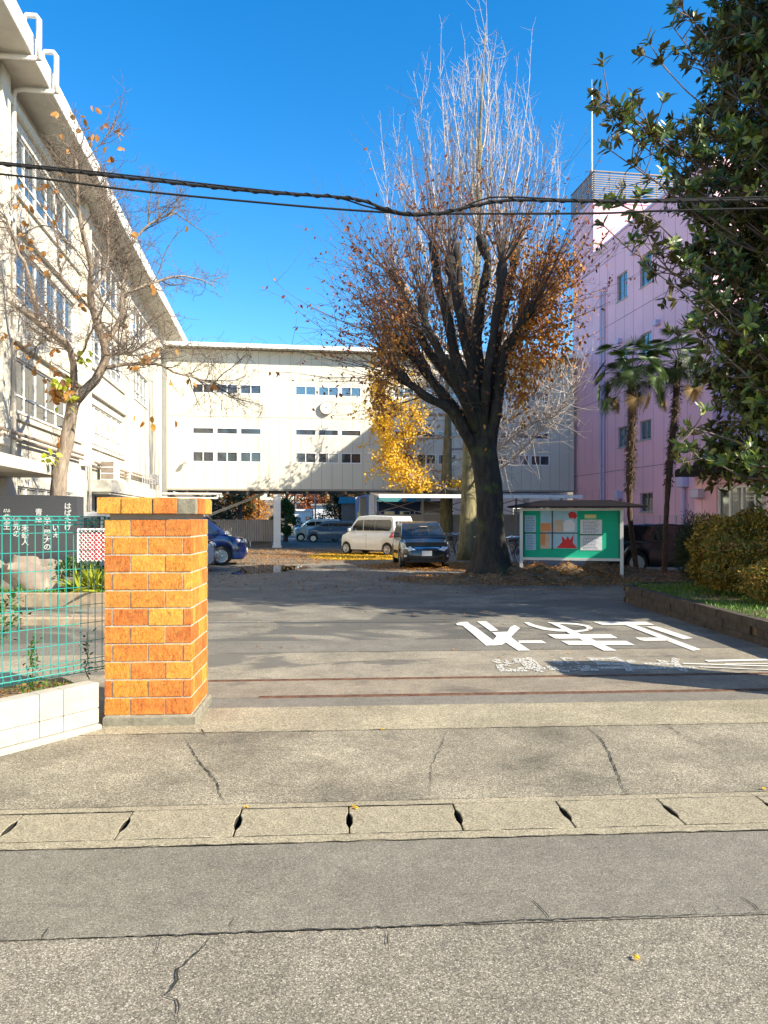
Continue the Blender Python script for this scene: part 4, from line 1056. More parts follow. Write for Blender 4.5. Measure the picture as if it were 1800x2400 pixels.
# ------------------------------------------------------------------ notice board
nbp = at(1222, 1353, 20.6); nbq = at(1457, 1359, 19.9)
nbd = (nbq-nbp); nbd.z = 0; nL = nbd.length; nr_ = math.atan2(nbd.y, nbd.x)
T = thing('notice_board', 'green school notice board with posters under a dark canopy on white posts', 'notice board', (nbp.x, nbp.y, 0), nr_)
for x in (0, nL):
    q = MB(); q.bbox(x-.045, x+.045, -.05, .05, 0, 1.93, .008); part(T, 'post', q, M['alu'])
q = MB(); q.box(.046, nL-.046, -.045, .045, 1.86, 1.93); q.box(.046, nL-.046, -.045, .045, .50, .57); part(T, 'frame', q, M['alu'])
q = MB(); q.box(.046, nL-.046, .01, .04, .571, 1.859); part(T, 'panel', q, M['board_green'])
q = MB()
for x in (.05, nL-.08): q.box(x, x+.03, -.06, -.03, .575, 1.855)
part(T, 'glass_frame', q, M['darkmetal'])
q = MB(); rx0, rx1 = -.34, nL+.62; 
q.add([(rx0, -.55, 1.98), (rx1, -.55, 1.98), (rx1, .6, 1.98), (rx0, .6, 1.98), (rx0+.9, 0, 2.15), (rx1-.9, 0, 2.15)], [(0, 1, 5, 4), (1, 2, 5), (2, 3, 4, 5), (3, 0, 4), (3, 2, 1, 0)])
q.box(rx0, rx1, -.56, .61, 1.945, 1.979); part(T, 'canopy', q, M['roofdark'])
def poster(px0, py0, px1, py1, mat, name='paper', dz=0):
    def cv(px, py):
        f = (px-1222)/235.0; Yb = 20.6+(19.9-20.6)*f; return f*nL, EYE-(py-HY)/FPX*Yb
    x0, z1 = cv(px0, py0); x1, z0 = cv(px1, py1); q = MB(); q.box(x0, x1, .002-dz, .009-dz, z0, z1)
    return part(T, name, q, mat), (x0, x1, z0, z1)
def lines(par, b, rows, seed, col='ink', dz=0, margin=.12, cols=1):
    r = random.Random(seed); x0, x1, z0, z1 = b; q = MB(); h = (z1-z0)/(rows+1)
    for i in range(rows):
        z = z1-(i+1)*h; xa = x0+(x1-x0)*margin; xb = x1-(x1-x0)*margin*r.uniform(.8, 2.5); x = xa
        while x < xb:
            l = r.uniform(.01, .05); q.box(x, min(xb, x+l), -.0005-dz, .002-dz, z-h*.18, z+h*.18); x += l+.012
    part(T, 'print', q, M[col], parent=par)
o, b = poster(1229, 1189, 1257, 1195, M['paper_blue'])
for a in ((1230, 1208, 1257, 1247, 1, 'paper_blue'), (1232, 1251, 1257, 1289, 2, 'paper_blue'), (1362, 1218, 1412, 1252, 3, 'paper'), (1362, 1255, 1412, 1290, 4, 'paper')):
    o, b = poster(*a[:4], M[a[5]]); lines(o, b, 9, a[4])
o, b = poster(1372, 1206, 1399, 1215, M['yellow'])
# picture poster: plain coloured shapes
o, b = poster(1268, 1194, 1355, 1286, M['paper_blue'], 'poster')
def cvp(px, py):
    f = (px-1222)/235.0; Yb = 20.6-.7*f; return (f*nL, EYE-(py-HY)/FPX*Yb)
def shape(pts, mat, d):
    q = MB(); P_ = [(cvp(*p)[0], -d, cvp(*p)[1]) for p in pts]; P_ = P_[::-1]; q.prism(P_, (0, .003, 0)); part(T, 'picture_shape', q, mat, parent=o)
shape([(1268, 1226), (1293, 1226), (1293, 1246), (1268, 1246)], M['orange'], .003)
shape([(1268, 1252), (1292, 1252), (1290, 1286), (1268, 1286)], M['tan'], .003)
shape([(1268, 1250), (1280, 1250), (1278, 1280), (1268, 1276)], M['orange'], .007)
shape([(1302, 1218), (1320, 1218), (1322, 1246), (1300, 1246)], M['tan'], .003)
shape([(1306, 1284), (1320, 1270), (1318, 1256), (1328, 1266), (1332, 1256), (1338, 1266), (1347, 1252), (1344, 1272), (1355, 1285)], M['red'], .005)
shape([(1333, 1205), (1340, 1199), (1350, 1201), (1355, 1209), (1350, 1217), (1345, 1214), (1337, 1215)], M['red'], .005)
shape([(1322, 1226), (1330, 1218), (1342, 1218), (1350, 1228), (1348, 1246), (1324, 1246)], M['paper'], .005)
q = MB()
for px in (1296,): a0 = cvp(px, 1192); a1 = cvp(px, 1288); q.box(a0[0]-.015, a0[0]+.015, -.02, -.012, a1[1], a0[1])
a0 = cvp(1266, 1249); a1 = cvp(1357, 1249); q.box(a0[0], a1[0], -.022, -.0125, a0[1]-.014, a0[1]+.014)
a0 = cvp(1228, 1249); a1 = cvp(1258, 1249); q.box(a0[0], a1[0], -.012, -.004, a0[1]-.012, a0[1]+.012)
a0 = cvp(1360, 1253); a1 = cvp(1414, 1253); q.box(a0[0], a1[0], -.012, -.004, a0[1]-.012, a0[1]+.012)
part(T, 'crossbar', q, M['darkmetal'])

# ------------------------------------------------------------------ vehicles
from mathutils.bvhtree import BVHTree
def lerp_poly(poly, x):
    if x <= poly[0][0]: return poly[0][1]
    for (a, b), (c, d) in zip(poly, poly[1:]):
        if x <= c: return b+(d-b)*(x-a)/(c-a+1e-9)
    return poly[-1][1]
def car(name, label, cat, loc, heading, L, W, paintm, top, plan, green, belt, tum, wheels, rad, side_w, front_w, heads, grille=None, sill=.24, plate=True, rear=False, plate_y=0.0, group=None, tails=None, mirror=True, extra=None, rimm='rim'):
    t = thing(name, label, cat, loc, heading, group)
    xs = set(np.linspace(-L/2, L/2, 31)); 
    for wx in wheels:
        for a in np.linspace(-1, 1, 13): xs.add(wx+a*(rad+.055))
    for p in top: xs.add(p[0])
    for p in plan: xs.add(p[0])
    xs = sorted(x for x in xs if -L/2-1e-6 <= x <= L/2+1e-6)
    xs = [x for i, x in enumerate(xs) if i == 0 or x-xs[i-1] > .008]
    b = MB(); V = []; K = 13
    for x in xs:
        w = W/2*lerp_poly(plan, x); zt = lerp_poly(top, x); e = min(x+L/2, L/2-x); zb = sill+max(0, .12-e)*.8
        for wx in wheels:
            R_ = rad+.055
            if abs(x-wx) < R_: zb = max(zb, rad+math.sqrt(max(0, R_*R_-(x-wx)**2))*.98)
        zb = min(zb, zt-.12); h = zt-zb
        half = [(w-.13, zb), (w-.02, zb+.0), (w, zb+h*.2), (w, zb+h*.55), (w-.025, zb+h*.86), (w-.09, zt-.005)]
        row = [(x, y, z) for y, z in half]+[(x, 0, zt+.025)]+[(x, -y, z) for y, z in reversed(half)]
        V += row
    K = 13; n = len(xs); Fs = []
    for i in range(n-1):
        for k in range(K-1): Fs.append((i*K+k, i*K+k+1, (i+1)*K+k+1, (i+1)*K+k))
    Fs.append(tuple(range(K-1, -1, -1))); Fs.append(tuple((n-1)*K+k for k in range(K)))
    Fs = [tuple(reversed(f)) for f in Fs]
    b.add(V, Fs); body = part(t, 'body', b, paintm, sa=38)
    ub = MB(); ub.box(-L/2+.1, L/2-.12, -W/2+.16, W/2-.16, .20, belt-.12); part(t, 'underbody', ub, M['black_plastic'])
    # greenhouse
    yb = W/2-.055
    def gy(z): return yb-max(0, z-belt)*tum
    g = MB(); m_ = len(green); V = [(x, gy(z), z) for x, z in green]+[(x, -gy(z), z) for x, z in green]
    ar = sum(green[i][0]*green[(i+1) % m_][1]-green[(i+1) % m_][0]*green[i][1] for i in range(m_))
    Fs = [tuple(range(m_)), tuple(range(2*m_-1, m_-1, -1))]+[(i, m_+i, m_+(i+1) % m_, (i+1) % m_) for i in range(m_)]
    if ar > 0: Fs = [tuple(reversed(f)) for f in Fs]
    g.add(V, Fs); gh = part(t, 'roof', g, paintm, sa=35)
    md = gh.modifiers.new('bevel', 'BEVEL'); md.width = .045; md.segments = 3; md.limit_method = 'ANGLE'; md.angle_limit = R(25)
    # side glass
    for sgn in (1, -1):
        for poly in side_w:
            q = MB(); pts = [(x, sgn*(gy(z)+.001), z) for x, z in poly]
            q.prism(pts, (0, sgn*.007, 0)); part(t, 'side_window', q, M['glass_car'])
    def strip(p, q_, nm, shr=.08, mat=None):
        (x0, z0), (x1, z1) = p, q_; dx = x1-x0; dz = z1-z0; ln = math.hypot(dx, dz); nx_, nz_ = (dz/ln, -dx/ln)
        if nz_ < 0: nx_, nz_ = -nx_, -nz_
        a0 = (x0+dx*.05+nx_*.006, z0+dz*.05+nz_*.006); a1 = (x0+dx*.93+nx_*.006, z0+dz*.93+nz_*.006); m2 = MB()
        V = []
        for (x, z) in (a0, a1):
            for s in (-1, -.5, 0, .5, 1): V.append((x+.0*(1-abs(s)), s*(gy(z)-shr), z))
        Vb = [(x-nx_*.004, y, z-nz_*.004) for x, y, z in V]
        Fs = [(i, i+1, 6+i, 5+i) for i in range(4)]
        m2.add(V, Fs); part(t, nm, m2, mat or M['glass_car'])
    strip(front_w[0], front_w[1], 'windscreen')
    if rear: strip(rear[0], rear[1], 'rear_window')
    # decals projected on the body
    bv = BVHTree.FromPolygons([Vector(v.co) for v in body.data.vertices], [tuple(p.vertices) for p in body.data.polygons])
    def decal(pts, direction, nm, mat, off=.010, parent=None):
        D = Vector(direction).normalized(); c = sum((Vector(p) for p in pts), Vector())/len(pts); rings = [1, .8, .55, .28]; V = []; ok = True
        for s in rings:
            for p in pts:
                for sh_ in (1, .9, .8, .7, .6, .45, .3, .15, .05):
                    q = c+(Vector(p)-c)*s*sh_; h = bv.ray_cast(q-D*3, D)
                    if h[0] is not None and (D.x > -.5 or h[0].x > L/2-1.1): break
                if h[0] is None: return None
                V.append(h[0]-D*off)
        h = bv.ray_cast(c-D*3, D)
        if h[0] is None: return None
        V.append(h[0]-D*off); n_ = len(pts); Fs = []
        for r_i in range(len(rings)-1):
            for i in range(n_): Fs.append((r_i*n_+i, r_i*n_+(i+1) % n_, (r_i+1)*n_+(i+1) % n_, (r_i+1)*n_+i))
        l = (len(rings)-1)*n_
        for i in range(n_): Fs.append((l+i, l+(i+1) % n_, len(V)-1))
        # skirt back to the surface
        b0 = len(V)
        for i in range(n_): V.append(V[i]+D*(off+.02))
        for i in range(n_): Fs.append((i, b0+i, b0+(i+1) % n_, (i+1) % n_))
        q = MB(); q.add(V, Fs); return part(t, nm, q, mat, parent=parent, sa=50)
    for hd in heads:
        for s in (1, -1):
            h_ = decal([(0, s*y, z) for y, z in hd], (-1, 0, 0), 'headlight', M['lamp'], .014)
            if h_:
                cy = sum(y for y, z in hd)/len(hd); cz = sum(z for y, z in hd)/len(hd)
                decal([(0, s*cy+.055*math.cos(a), cz+.055*math.sin(a)) for a in np.linspace(0, 2*math.pi, 9)[:-1]], (-1, 0, 0), 'bulb', M['chrome'], .018, parent=h_)
    if grille:
        for pts, mt, nm in grille: decal([(0, y, z) for y, z in pts], (-1, 0, 0), nm, M[mt], .012)
    if tails:
        for pts in tails:
            for s in (1, -1): decal([(0, s*y, z) for y, z in pts], (1, 0, 0), 'tail_light', M['taillight'], .012)
            for s in (1, -1):
                zc = sum(z for y, z in pts)/len(pts)
                decal([(-L/2+.03, 0, zc-.12), (-L/2+.30, 0, zc-.10), (-L/2+.22, 0, zc+.13), (-L/2+.03, 0, zc+.15)], (0, -s, 0), 'tail_light', M['taillight'], .010)
    if plate:
        xx = L/2 if not rear or plate != 'rear' else -L/2; q = MB()
        h = bv.ray_cast(Vector((3, plate_y, .50)), Vector((-1, 0, 0))); x_ = h[0].x+.02
        q.box(x_-.03, x_, plate_y-.165, plate_y+.165, .42, .585); part(t, 'number_plate', q, M['plate'])
    # seams and handles
    for sgn in (1, -1):
        sq = MB(); dirn = (0, -sgn, 0)
        for sx in (side_w[0][0][0], ) if False else []: pass
        doors = [wheels[0]-rad-.14, (wheels[0]+wheels[1])/2-.03, wheels[1]+rad+.16]
        for x in doors:
            V = []
            for z in np.linspace(sill+.08, belt-.03, 9):
                for dx in (-.006, .006):
                    h = bv.ray_cast(Vector((x+dx, sgn*3, z)), Vector(dirn))
                    if h[0] is not None: V.append(h[0]+Vector((0, sgn*.003, 0)))
            if len(V) == 18: sq.add(V, [(2*i, 2*i+1, 2*i+3, 2*i+2) for i in range(8)])
        part(t, 'door_seams', sq, M['black_plastic'])
        for x in (doors[1]+.14, doors[2]+.14):
            h = bv.ray_cast(Vector((x, sgn*3, belt-.13)), Vector(dirn))
            if h[0] is not None: q = MB(); y = h[0].y; q.box(x-.09, x+.07, min(y-.004*sgn, y+sgn*.03), max(y-.004*sgn, y+sgn*.03), belt-.15, belt-.12); part(t, 'door_handle', q, M['alu'] if name != 'box_van' else paintm)
        if mirror:
            q = MB(); xm = front_w[0][0]-.22; q.bbox(xm-.05, xm+.07, min(sgn*(W/2-.03), sgn*(W/2+.17)), max(sgn*(W/2-.03), sgn*(W/2+.17)), belt+.02, belt+.17, .03); part(t, 'wing_mirror', q, paintm)
        for wx in wheels:
            yo = sgn*(W/2-.015); q = MB()
            q.lathe((wx, yo, rad), (0, -sgn, 0), [(0, rad*.70), (.005, rad*.93), (.03, rad), (.17, rad), (.19, rad*.93), (.19, rad*.6)], 28)
            wh_ = part(t, 'wheel', q, M['rubber'], sa=40)
            q = MB(); q.lathe((wx, yo-sgn*.03, rad), (0, -sgn, 0), [(0, rad*.62), (-.02, rad*.71), (.02, rad*.71), (.02, .001)], 28, closed=False)
            for k in range(5):
                a = 2*math.pi*k/5+.3; d = Vector((math.cos(a), 0, math.sin(a))); e = Vector((-math.sin(a), 0, math.cos(a))); c_ = Vector((wx, yo-sgn*.022, rad))
                for s2 in (-1, 1):
                    q.prism([c_+d*.03+e*s2*.02, c_+d*rad*.66+e*(s2*.07+.018), c_+d*rad*.66+e*(s2*.07-.018), c_+d*.03-e*.0+e*s2*.0], (0, sgn*.025, 0))
            q.lathe((wx, yo-sgn*.02, rad), (0, sgn, 0), [(0, .001), (0, .05), (.03, .045), (.035, .001)], 14, closed=False)
            part(t, 'rim', q, M[rimm], parent=wh_)
            q = MB(); q.lathe((wx, yo-sgn*.06, rad), (0, -sgn, 0), [(0, .001), (0, rad*.7), (.01, rad*.7), (.01, .001)], 20, closed=False); part(t, 'brake_shadow_disc', q, M['black_plastic'], parent=wh_)
    if extra: extra(t, decal, bv)
    return t
def mini_plan(L): return [(-L/2, .80), (-L/2+.10, .94), (-L/2+.45, 1), (L/2-.9, 1), (L/2-.45, .97), (L/2-.18, .90), (L/2-.04, .78), (L/2, .66)]
# minivans
def minivan(label, v_nose, u, paintm):
    L, W, H = 4.69, 1.70, 1.86; belt = 1.08
    top = [(-L/2, .95), (-L/2+.05, 1.08), (L/2-1.35, 1.13), (L/2-.9, 1.09), (L/2-.3, .99), (L/2-.10, .90), (L/2-.02, .78), (L/2, .62)]
    gr = [(-L/2+.06, belt-.03), (-L/2+.14, 1.6), (-L/2+.32, 1.82), (0, 1.87), (.75, 1.81), (1.62, 1.18), (1.72, belt-.03)]
    sw = [[(-1.95, 1.12), (-1.86, 1.66), (-.95, 1.70), (-.95, 1.12)], [(-.87, 1.12), (-.87, 1.70), (.05, 1.70), (.05, 1.12)], [(.13, 1.12), (.13, 1.70), (.72, 1.66), (1.15, 1.34), (1.15, 1.12)], [(1.2, 1.12), (1.2, 1.28), (1.42, 1.14)]]
    hd = [[(.40, .76), (.74, .80), (.76, .92), (.44, .86)]]
    grl = [([(-.38, .70), (.38, .70), (.42, .84), (-.42, .84)], 'chrome', 'grille'), ([(-.36, .72), (.36, .72), (.38, .81), (-.38, .81)], 'black_plastic', 'grille_insert'), ([(-.55, .34), (.55, .34), (.50, .50), (-.50, .50)], 'black_plastic', 'air_intake')]
    p = F(v_nose-L/2, u)
    return car('minivan', label, 'minivan', (p.x, p.y, 0), ANG, L, W, paintm, top, mini_plan(L), gr, belt, .14, (-1.35, 1.5), .33, sw, ((1.62, 1.18), (.75, 1.81)), hd, grl, group=None)
minivan('dark blue minivan parked nose out just past the brick pillar', -1.10, 27.3, M['car_blue'])
minivan('silver minivan nearest the camera, mostly hidden behind the brick pillar', -1.95, 23.9, M['car_silver'])
minivan('white minivan parked beyond the dark blue one by the left building', -1.70, 30.4, M['car_white'])
# white box van
def boxvan(name, label, cat, loc, hd_, paintm, H=1.79, L=3.39):
    W = 1.48; belt = 1.04; 
    top = [(-L/2, .9), (-L/2+.03, 1.06), (L/2-.66, 1.08), (L/2-.42, 1.01), (L/2-.08, .90), (L/2, .72)]
    pl_ = [(-L/2, .90), (-L/2+.06, .97), (-L/2+.25, 1), (L/2-.55, 1), (L/2-.2, .94), (L/2-.05, .84), (L/2, .74)]
    gr = [(-L/2+.03, belt-.03), (-L/2+.09, H-.22), (-L/2+.17, H-.04), (-.2, H), (.52, H-.05), (.66, H-.14), (1.10, 1.12), (1.20, belt-.03)]
    z1 = H-.20
    sw = [[(-1.42, 1.14), (-1.50, 1.28), (-1.47, z1-.08), (-1.38, z1), (-.52, z1), (-.52, 1.10), (-1.35, 1.10)], [(-.50, 1.10), (-.50, z1), (.18, z1), (.18, 1.10)], [(.22, 1.10), (.22, z1), (.56, z1-.03), (.86, 1.28), (.86, 1.10)]]
    hd = [[(.36, .70), (.64, .72), (.66, .90), (.40, .86)]]
    gl = [([(-.33, .74), (.33, .74), (.34, .86), (-.34, .86)], 'black_plastic', 'grille'), ([(-.45, .32), (.45, .32), (.45, .46), (-.45, .46)], 'black_plastic', 'air_intake')]
    return car(name, label, cat, loc, hd_, L, W, paintm, top, pl_, gr, belt, .09, (-1.26, 1.26), .275, sw, ((1.10, 1.12), (.66, H-.14)), hd, gl, rear=((-L/2+.03, belt-.03), (-L/2+.09, H-.22)), tails=[[(.58, .80), (.70, .80), (.70, 1.0), (.60, 1.0)]])
fx, fy, bx_, by_ = -1.72, 34.1, .08, 32.5; hdg = math.atan2(fy-by_, fx-bx_); mx_, my_ = (fx+bx_)/2, (fy+by_)/2
nrm = Vector((-math.sin(hdg), math.cos(hdg), 0));   # car's left
cen = Vector((mx_, my_, 0))-nrm*.72
boxvan('box_van', 'white boxy mini van parked left of the dark compact car', 'van', (cen.x, cen.y, 0), hdg, M['car_white'])
# dark compact seen from the front
L = 4.3; W = 1.69; belt = .98; H = 1.54
top = [(-L/2, .90), (-L/2+.05, 1.0), (L/2-1.25, 1.02), (L/2-.75, .95), (L/2-.25, .80), (L/2-.06, .68), (L/2, .56)]
gr = [(-L/2+.05, belt-.03), (-L/2+.45, 1.42), (-L/2+.8, 1.5), (-.1, H), (.35, 1.49), (1.28, 1.05), (1.38, belt-.03)]
sw = [[(-1.6, 1.02), (-1.45, 1.32), (-.75, 1.40), (-.75, 1.02)], [(-.68, 1.02), (-.68, 1.40), (.12, 1.42), (.12, 1.02)], [(.18, 1.02), (.18, 1.42), (.34, 1.40), (.92, 1.12), (.92, 1.02)]]
hd = [[(.38, .62), (.60, .57), (.78, .62), (.80, .86), (.71, .95), (.54, .78)]]
gl = [([(-.44, .64), (.44, .64), (.50, .71), (-.50, .71)], 'chrome', 'grille'), ([(-.50, .30), (.50, .30), (.60, .42), (-.60, .42)], 'black_plastic', 'air_intake'), ([(.60, .34), (.76, .36), (.76, .48), (.62, .46)], 'black_plastic', 'fog_lamp_bezel')]
hx, hy = .07, -1.0; hdg = math.atan2(hy, hx); d = Vector((math.cos(hdg), math.sin(hdg), 0))
fa_ = Vector((1.35, 25.1, 0)); cen = fa_-d*1.32
def ex(t, decal, bv):
    q = MB(); q.tube([(.75, .18, 1.36), (.83, -.10, 1.36)], .035, 8); part(t, 'interior_mirror', q, M['darkmetal'])
    for s in (1, -1): decal([(0, s*.66, .38), (0, s*.74, .38), (0, s*.74, .45), (0, s*.66, .45)], (-1, 0, 0), 'fog_lamp', M['lamp'], .016)
car('compact_car', 'dark navy compact car facing the camera beside the tall tree trunks', 'car', (cen.x, cen.y, 0), hdg, L, W, M['car_navy'], top, mini_plan(L), gr, belt, .24, (-1.28, 1.32), .30, sw, ((1.28, 1.05), (.35, 1.49)), hd, gl, extra=ex)
# grey blue wagon and white car far behind
p = at(775, 1273, 51)
boxvan('small_wagon', 'grey blue small wagon parked side on beyond the bridge', 'car', (p.x, p.y+.6, 0), math.pi+R(6), M['car_sky'], H=1.50)
boxvan('small_wagon', 'white small wagon half hidden behind the grey blue one', 'car', (p.x-1.2, p.y+3.2, 0), math.pi+R(10), M['car_white'], H=1.62)
# black wagon on the right, seen from its side
L = 4.6; W = 1.72; belt = .95; H = 1.50
top = [(-L/2, .80), (-L/2+.06, .97), (L/2-1.3, .99), (L/2-.5, .88), (L/2-.1, .74), (L/2, .58)]
gr = [(-L/2+.08, belt-.03), (-L/2+.30, 1.38), (-L/2+.5, 1.46), (-.3, H), (.35, 1.45), (1.15, 1.02), (1.28, belt-.03)]
sw = [[(-1.95, 1.0), (-1.82, 1.34), (-1.25, 1.38), (-1.25, 1.0)], [(-1.18, 1.0), (-1.18, 1.38), (-.30, 1.40), (-.30, 1.0)], [(-.22, 1.0), (-.22, 1.40), (.32, 1.37), (.86, 1.08), (.86, 1.0)]]
wp = at(1490, 1345, 21.9)
car('station_wagon', 'black station wagon behind the two palm trunks', 'car', (wp.x+1.42, wp.y+.86, 0), R(2), L, W, M['car_black'], top, mini_plan(L), gr, belt, .22, (-1.42, 1.38), .33, sw, ((1.15, 1.02), (.35, 1.45)), [[(.5, .66), (.78, .70), (.78, .80), (.52, .78)]], [([(-.45, .55), (.45, .55), (.5, .68), (-.5, .68)], 'chrome', 'grille')], rear=((-L/2+.08, belt-.03), (-L/2+.30, 1.38)), tails=[[(.60, .72), (.80, .72), (.80, .98), (.62, .98)]], rimm='alu')

# ------------------------------------------------------------------ bicycles
def bicycle(label, x, y, rot, frame, lean=0.0):
    t = thing('bicycle', label, 'bicycle', (x, y, 0), rot, 'bicycles parked by the shed'); t.rotation_euler = (lean, 0, rot)
    for wx in (-.53, .53):
        q = MB(); pr_ = [(.012*math.cos(a), .325+.014*math.sin(a)) for a in np.linspace(0, 2*math.pi, 7)[:-1]]; q.lathe((wx, 0, .34), (0, 1, 0), pr_, 26); w_ = part(t, 'wheel', q, M['rubber'])
        q = MB()
        for k in range(12): a = math.pi*k/6; q.tube([(wx, 0, .34), (wx+.32*math.cos(a), 0, .34+.32*math.sin(a))], .003, 3)
        q.lathe((wx, 0, .34), (0, 1, 0), [(-.008, .300), (.008, .300), (.008, .312), (-.008, .312)], 26); part(t, 'rim', q, M['alu'], parent=w_)
    q = MB(); bb = (-.06, 0, .30)
    for a, b in ((bb, (-.20, 0, .78)), (bb, (.36, 0, .72)), ((-.16, 0, .58), (.36, 0, .72)), (bb, (-.53, 0, .34)), ((-.53, 0, .34), (-.16, 0, .60)), ((.36, 0, .60), (.53, 0, .34)), ((.33, 0, .95), (.38, 0, .60))): q.tube([a, b], .016, 6)
    part(t, 'frame', q, frame)
    q = MB(); q.tube([(.12, .27, .98), (.30, .20, 1.0), (.34, 0, .96), (.30, -.20, 1.0), (.12, -.27, .98)], .013, 6); part(t, 'handlebar', q, M['chrome'])
    q = MB(); q.bbox(-.34, -.08, -.08, .08, .80, .87, .025); part(t, 'saddle', q, M['black_plastic'])
    q = MB()
    for zz in (.72, .80, .88, .96): 
        e = .02*(zz-.72)/.24; q.tube([(.42-e, -.17, zz), (.74+e, -.17-e, zz), (.74+e, .17+e, zz), (.42-e, .17, zz), (.42-e, -.17, zz)], .005, 4)
    for i in range(6):
        yy = -.17+.068*i; q.tube([(.44, yy, .72), (.44, yy, .96)], .004, 3); q.tube([(.74, yy, .72), (.75, yy, .96)], .004, 3)
    part(t, 'basket', q, M['darkmetal'])
    q = MB(); q.tube([(-.66, .0, .62), (-.15, 0, .62)], .008, 4); q.tube([(-.7, .05, .64), (-.2, .05, .64)], .006, 4); q.tube([(-.7, -.05, .64), (-.2, -.05, .64)], .006, 4); part(t, 'carrier', q, M['chrome'])
blabs = ['silver bicycle just right of the big dark trunk', 'blue bicycle second from the big dark trunk', 'dark bicycle third from the big dark trunk, by the board post', 'silver bicycle behind the left post of the notice board', 'bicycle between the ginkgo trunk and the big dark trunk', 'black bicycle left of the ginkgo trunk behind the compact car', 'bicycle just right of the compact car headlamp']
for i, (px, Y, ro) in enumerate(((1188, 27.5, 1.75), (1203, 27.2, 1.95), (1217, 27.8, 1.8), (1240, 27.6, 1.9), (1130, 27.9, 1.8), (1052, 33, 1.8), (1064, 32.5, 2.0))):
    p = at(px, 1300, Y); bicycle(blabs[i], p.x, p.y, ro+math.pi, M[('alu', 'car_blue', 'darkmetal', 'alu', 'alu', 'darkmetal', 'darkmetal')[i]], lean=.10)

# ------------------------------------------------------------------ overhead cables
def cable(name, label, pts, Y, r, n=8, tw=None, ext=True):
    P_ = [at(px, py, Y+(dy if dy else 0)) for px, py, dy in pts]
    out = []
    for i in range(len(P_)-1):
        p0 = P_[max(0, i-1)]; p1 = P_[i]; p2 = P_[i+1]; p3 = P_[min(len(P_)-1, i+2)]
        for k in range(8):
            t = k/8; out.append(.5*((2*p1)+(-p0+p2)*t+(2*p0-5*p1+4*p2-p3)*t*t+(-p0+3*p1-3*p2+p3)*t**3))
    out.append(P_[-1]); m_ = MB(); m_.tube(out, r, n)
    if tw:
        hel = []; L_ = 0; prev = out[0]
        dense = []
        for a, b in zip(out, out[1:]):
            for k in range(6): dense.append(a.lerp(b, k/6))
        for p in dense:
            L_ += (p-prev).length; prev = p; hel.append(p+Vector((0, math.cos(L_*tw), math.sin(L_*tw)))*(r*1.15))
        m_.tube(hel, r*.42, 5)
    o = m_.build(name, M['cable'], smooth=True); return tag(o, label, 'cable')
cable('power_cable', 'thick twisted upper power cable crossing the sky, dipping in front of the big tree', [(-700, 330, 0), (-200, 366, 0), (0, 384, 0), (300, 417, 0), (600, 449, 0), (820, 465, 0), (900, 489, 0), (960, 502, 0), (1030, 500, 0), (1090, 487, 0), (1150, 475, 0), (1210, 469, 0), (1330, 471, 0), (1540, 472, 0), (2100, 462, 0), (2700, 440, 0)], 8.0, .017, tw=28)
cable('power_cable', 'second strand of the upper cable, splitting off and rejoining over the tree', [(-700, 322, .02), (0, 380, .02), (600, 444, .02), (780, 462, .02), (860, 484, .02), (960, 506, .02), (1060, 494, .02), (1130, 468, .02), (1200, 462, .02), (1540, 468, .02), (2700, 434, .02)], 8.0, .009)
cable('power_cable', 'thin lower power cable crossing the sky below the twisted one', [(-700, 345, .25), (0, 408, .25), (300, 445, .25), (600, 474, .25), (800, 491, .25), (960, 500, .25), (1100, 501, .25), (1400, 500, .25), (1560, 494, .25), (2100, 480, .25), (2700, 450, .25)], 8.0, .0125)

# ------------------------------------------------------------------ trees
def vtubes(P, r, sides=3):
    """P (N,k,3), r (N,k) -> vertices and quads of N thin tapering tubes"""
    N_, k, _ = P.shape; T_ = np.gradient(P, axis=1); T_ /= np.linalg.norm(T_, axis=2, keepdims=True)+1e-9
    ref = np.where(np.abs(T_[:, :1, 2:3]) > .8, np.array([[[1., 0, 0]]]), np.array([[[0, 0, 1.]]])); A_ = np.cross(T_, ref); A_ /= np.linalg.norm(A_, axis=2, keepdims=True)+1e-9
    B_ = np.cross(T_, A_); th = np.arange(sides)*2*np.pi/sides
    V = P[:, :, None, :]+(A_[:, :, None, :]*np.cos(th)[None, None, :, None]+B_[:, :, None, :]*np.sin(th)[None, None, :, None])*r[:, :, None, None]
    V = V.reshape(-1, 3); idx = np.arange(N_*k*sides).reshape(N_, k, sides)
    a = idx[:, :-1, :]; b = np.roll(idx, -1, axis=2)[:, :-1, :]; c = np.roll(idx, -1, axis=2)[:, 1:, :]; d = idx[:, 1:, :]
    return V, np.stack([a, b, c, d], -1).reshape(-1, 4)
def resample(P, k):
    P = np.asarray(P, float); 
    # catmull-rom then even resample
    out = []
    for i in range(len(P)-1):
        p0, p1, p2, p3 = P[max(0, i-1)], P[i], P[i+1], P[min(len(P)-1, i+2)]
        for t in np.linspace(0, 1, 8, endpoint=False): out.append(.5*(2*p1+(-p0+p2)*t+(2*p0-5*p1+4*p2-p3)*t*t+(-p0+3*p1-3*p2+p3)*t**3))
    out.append(P[-1]); out = np.array(out); d = np.r_[0, np.cumsum(np.linalg.norm(np.diff(out, axis=0), axis=1))]
    s = np.linspace(0, d[-1], k); return np.stack([np.interp(s, d, out[:, i]) for i in range(3)], 1)
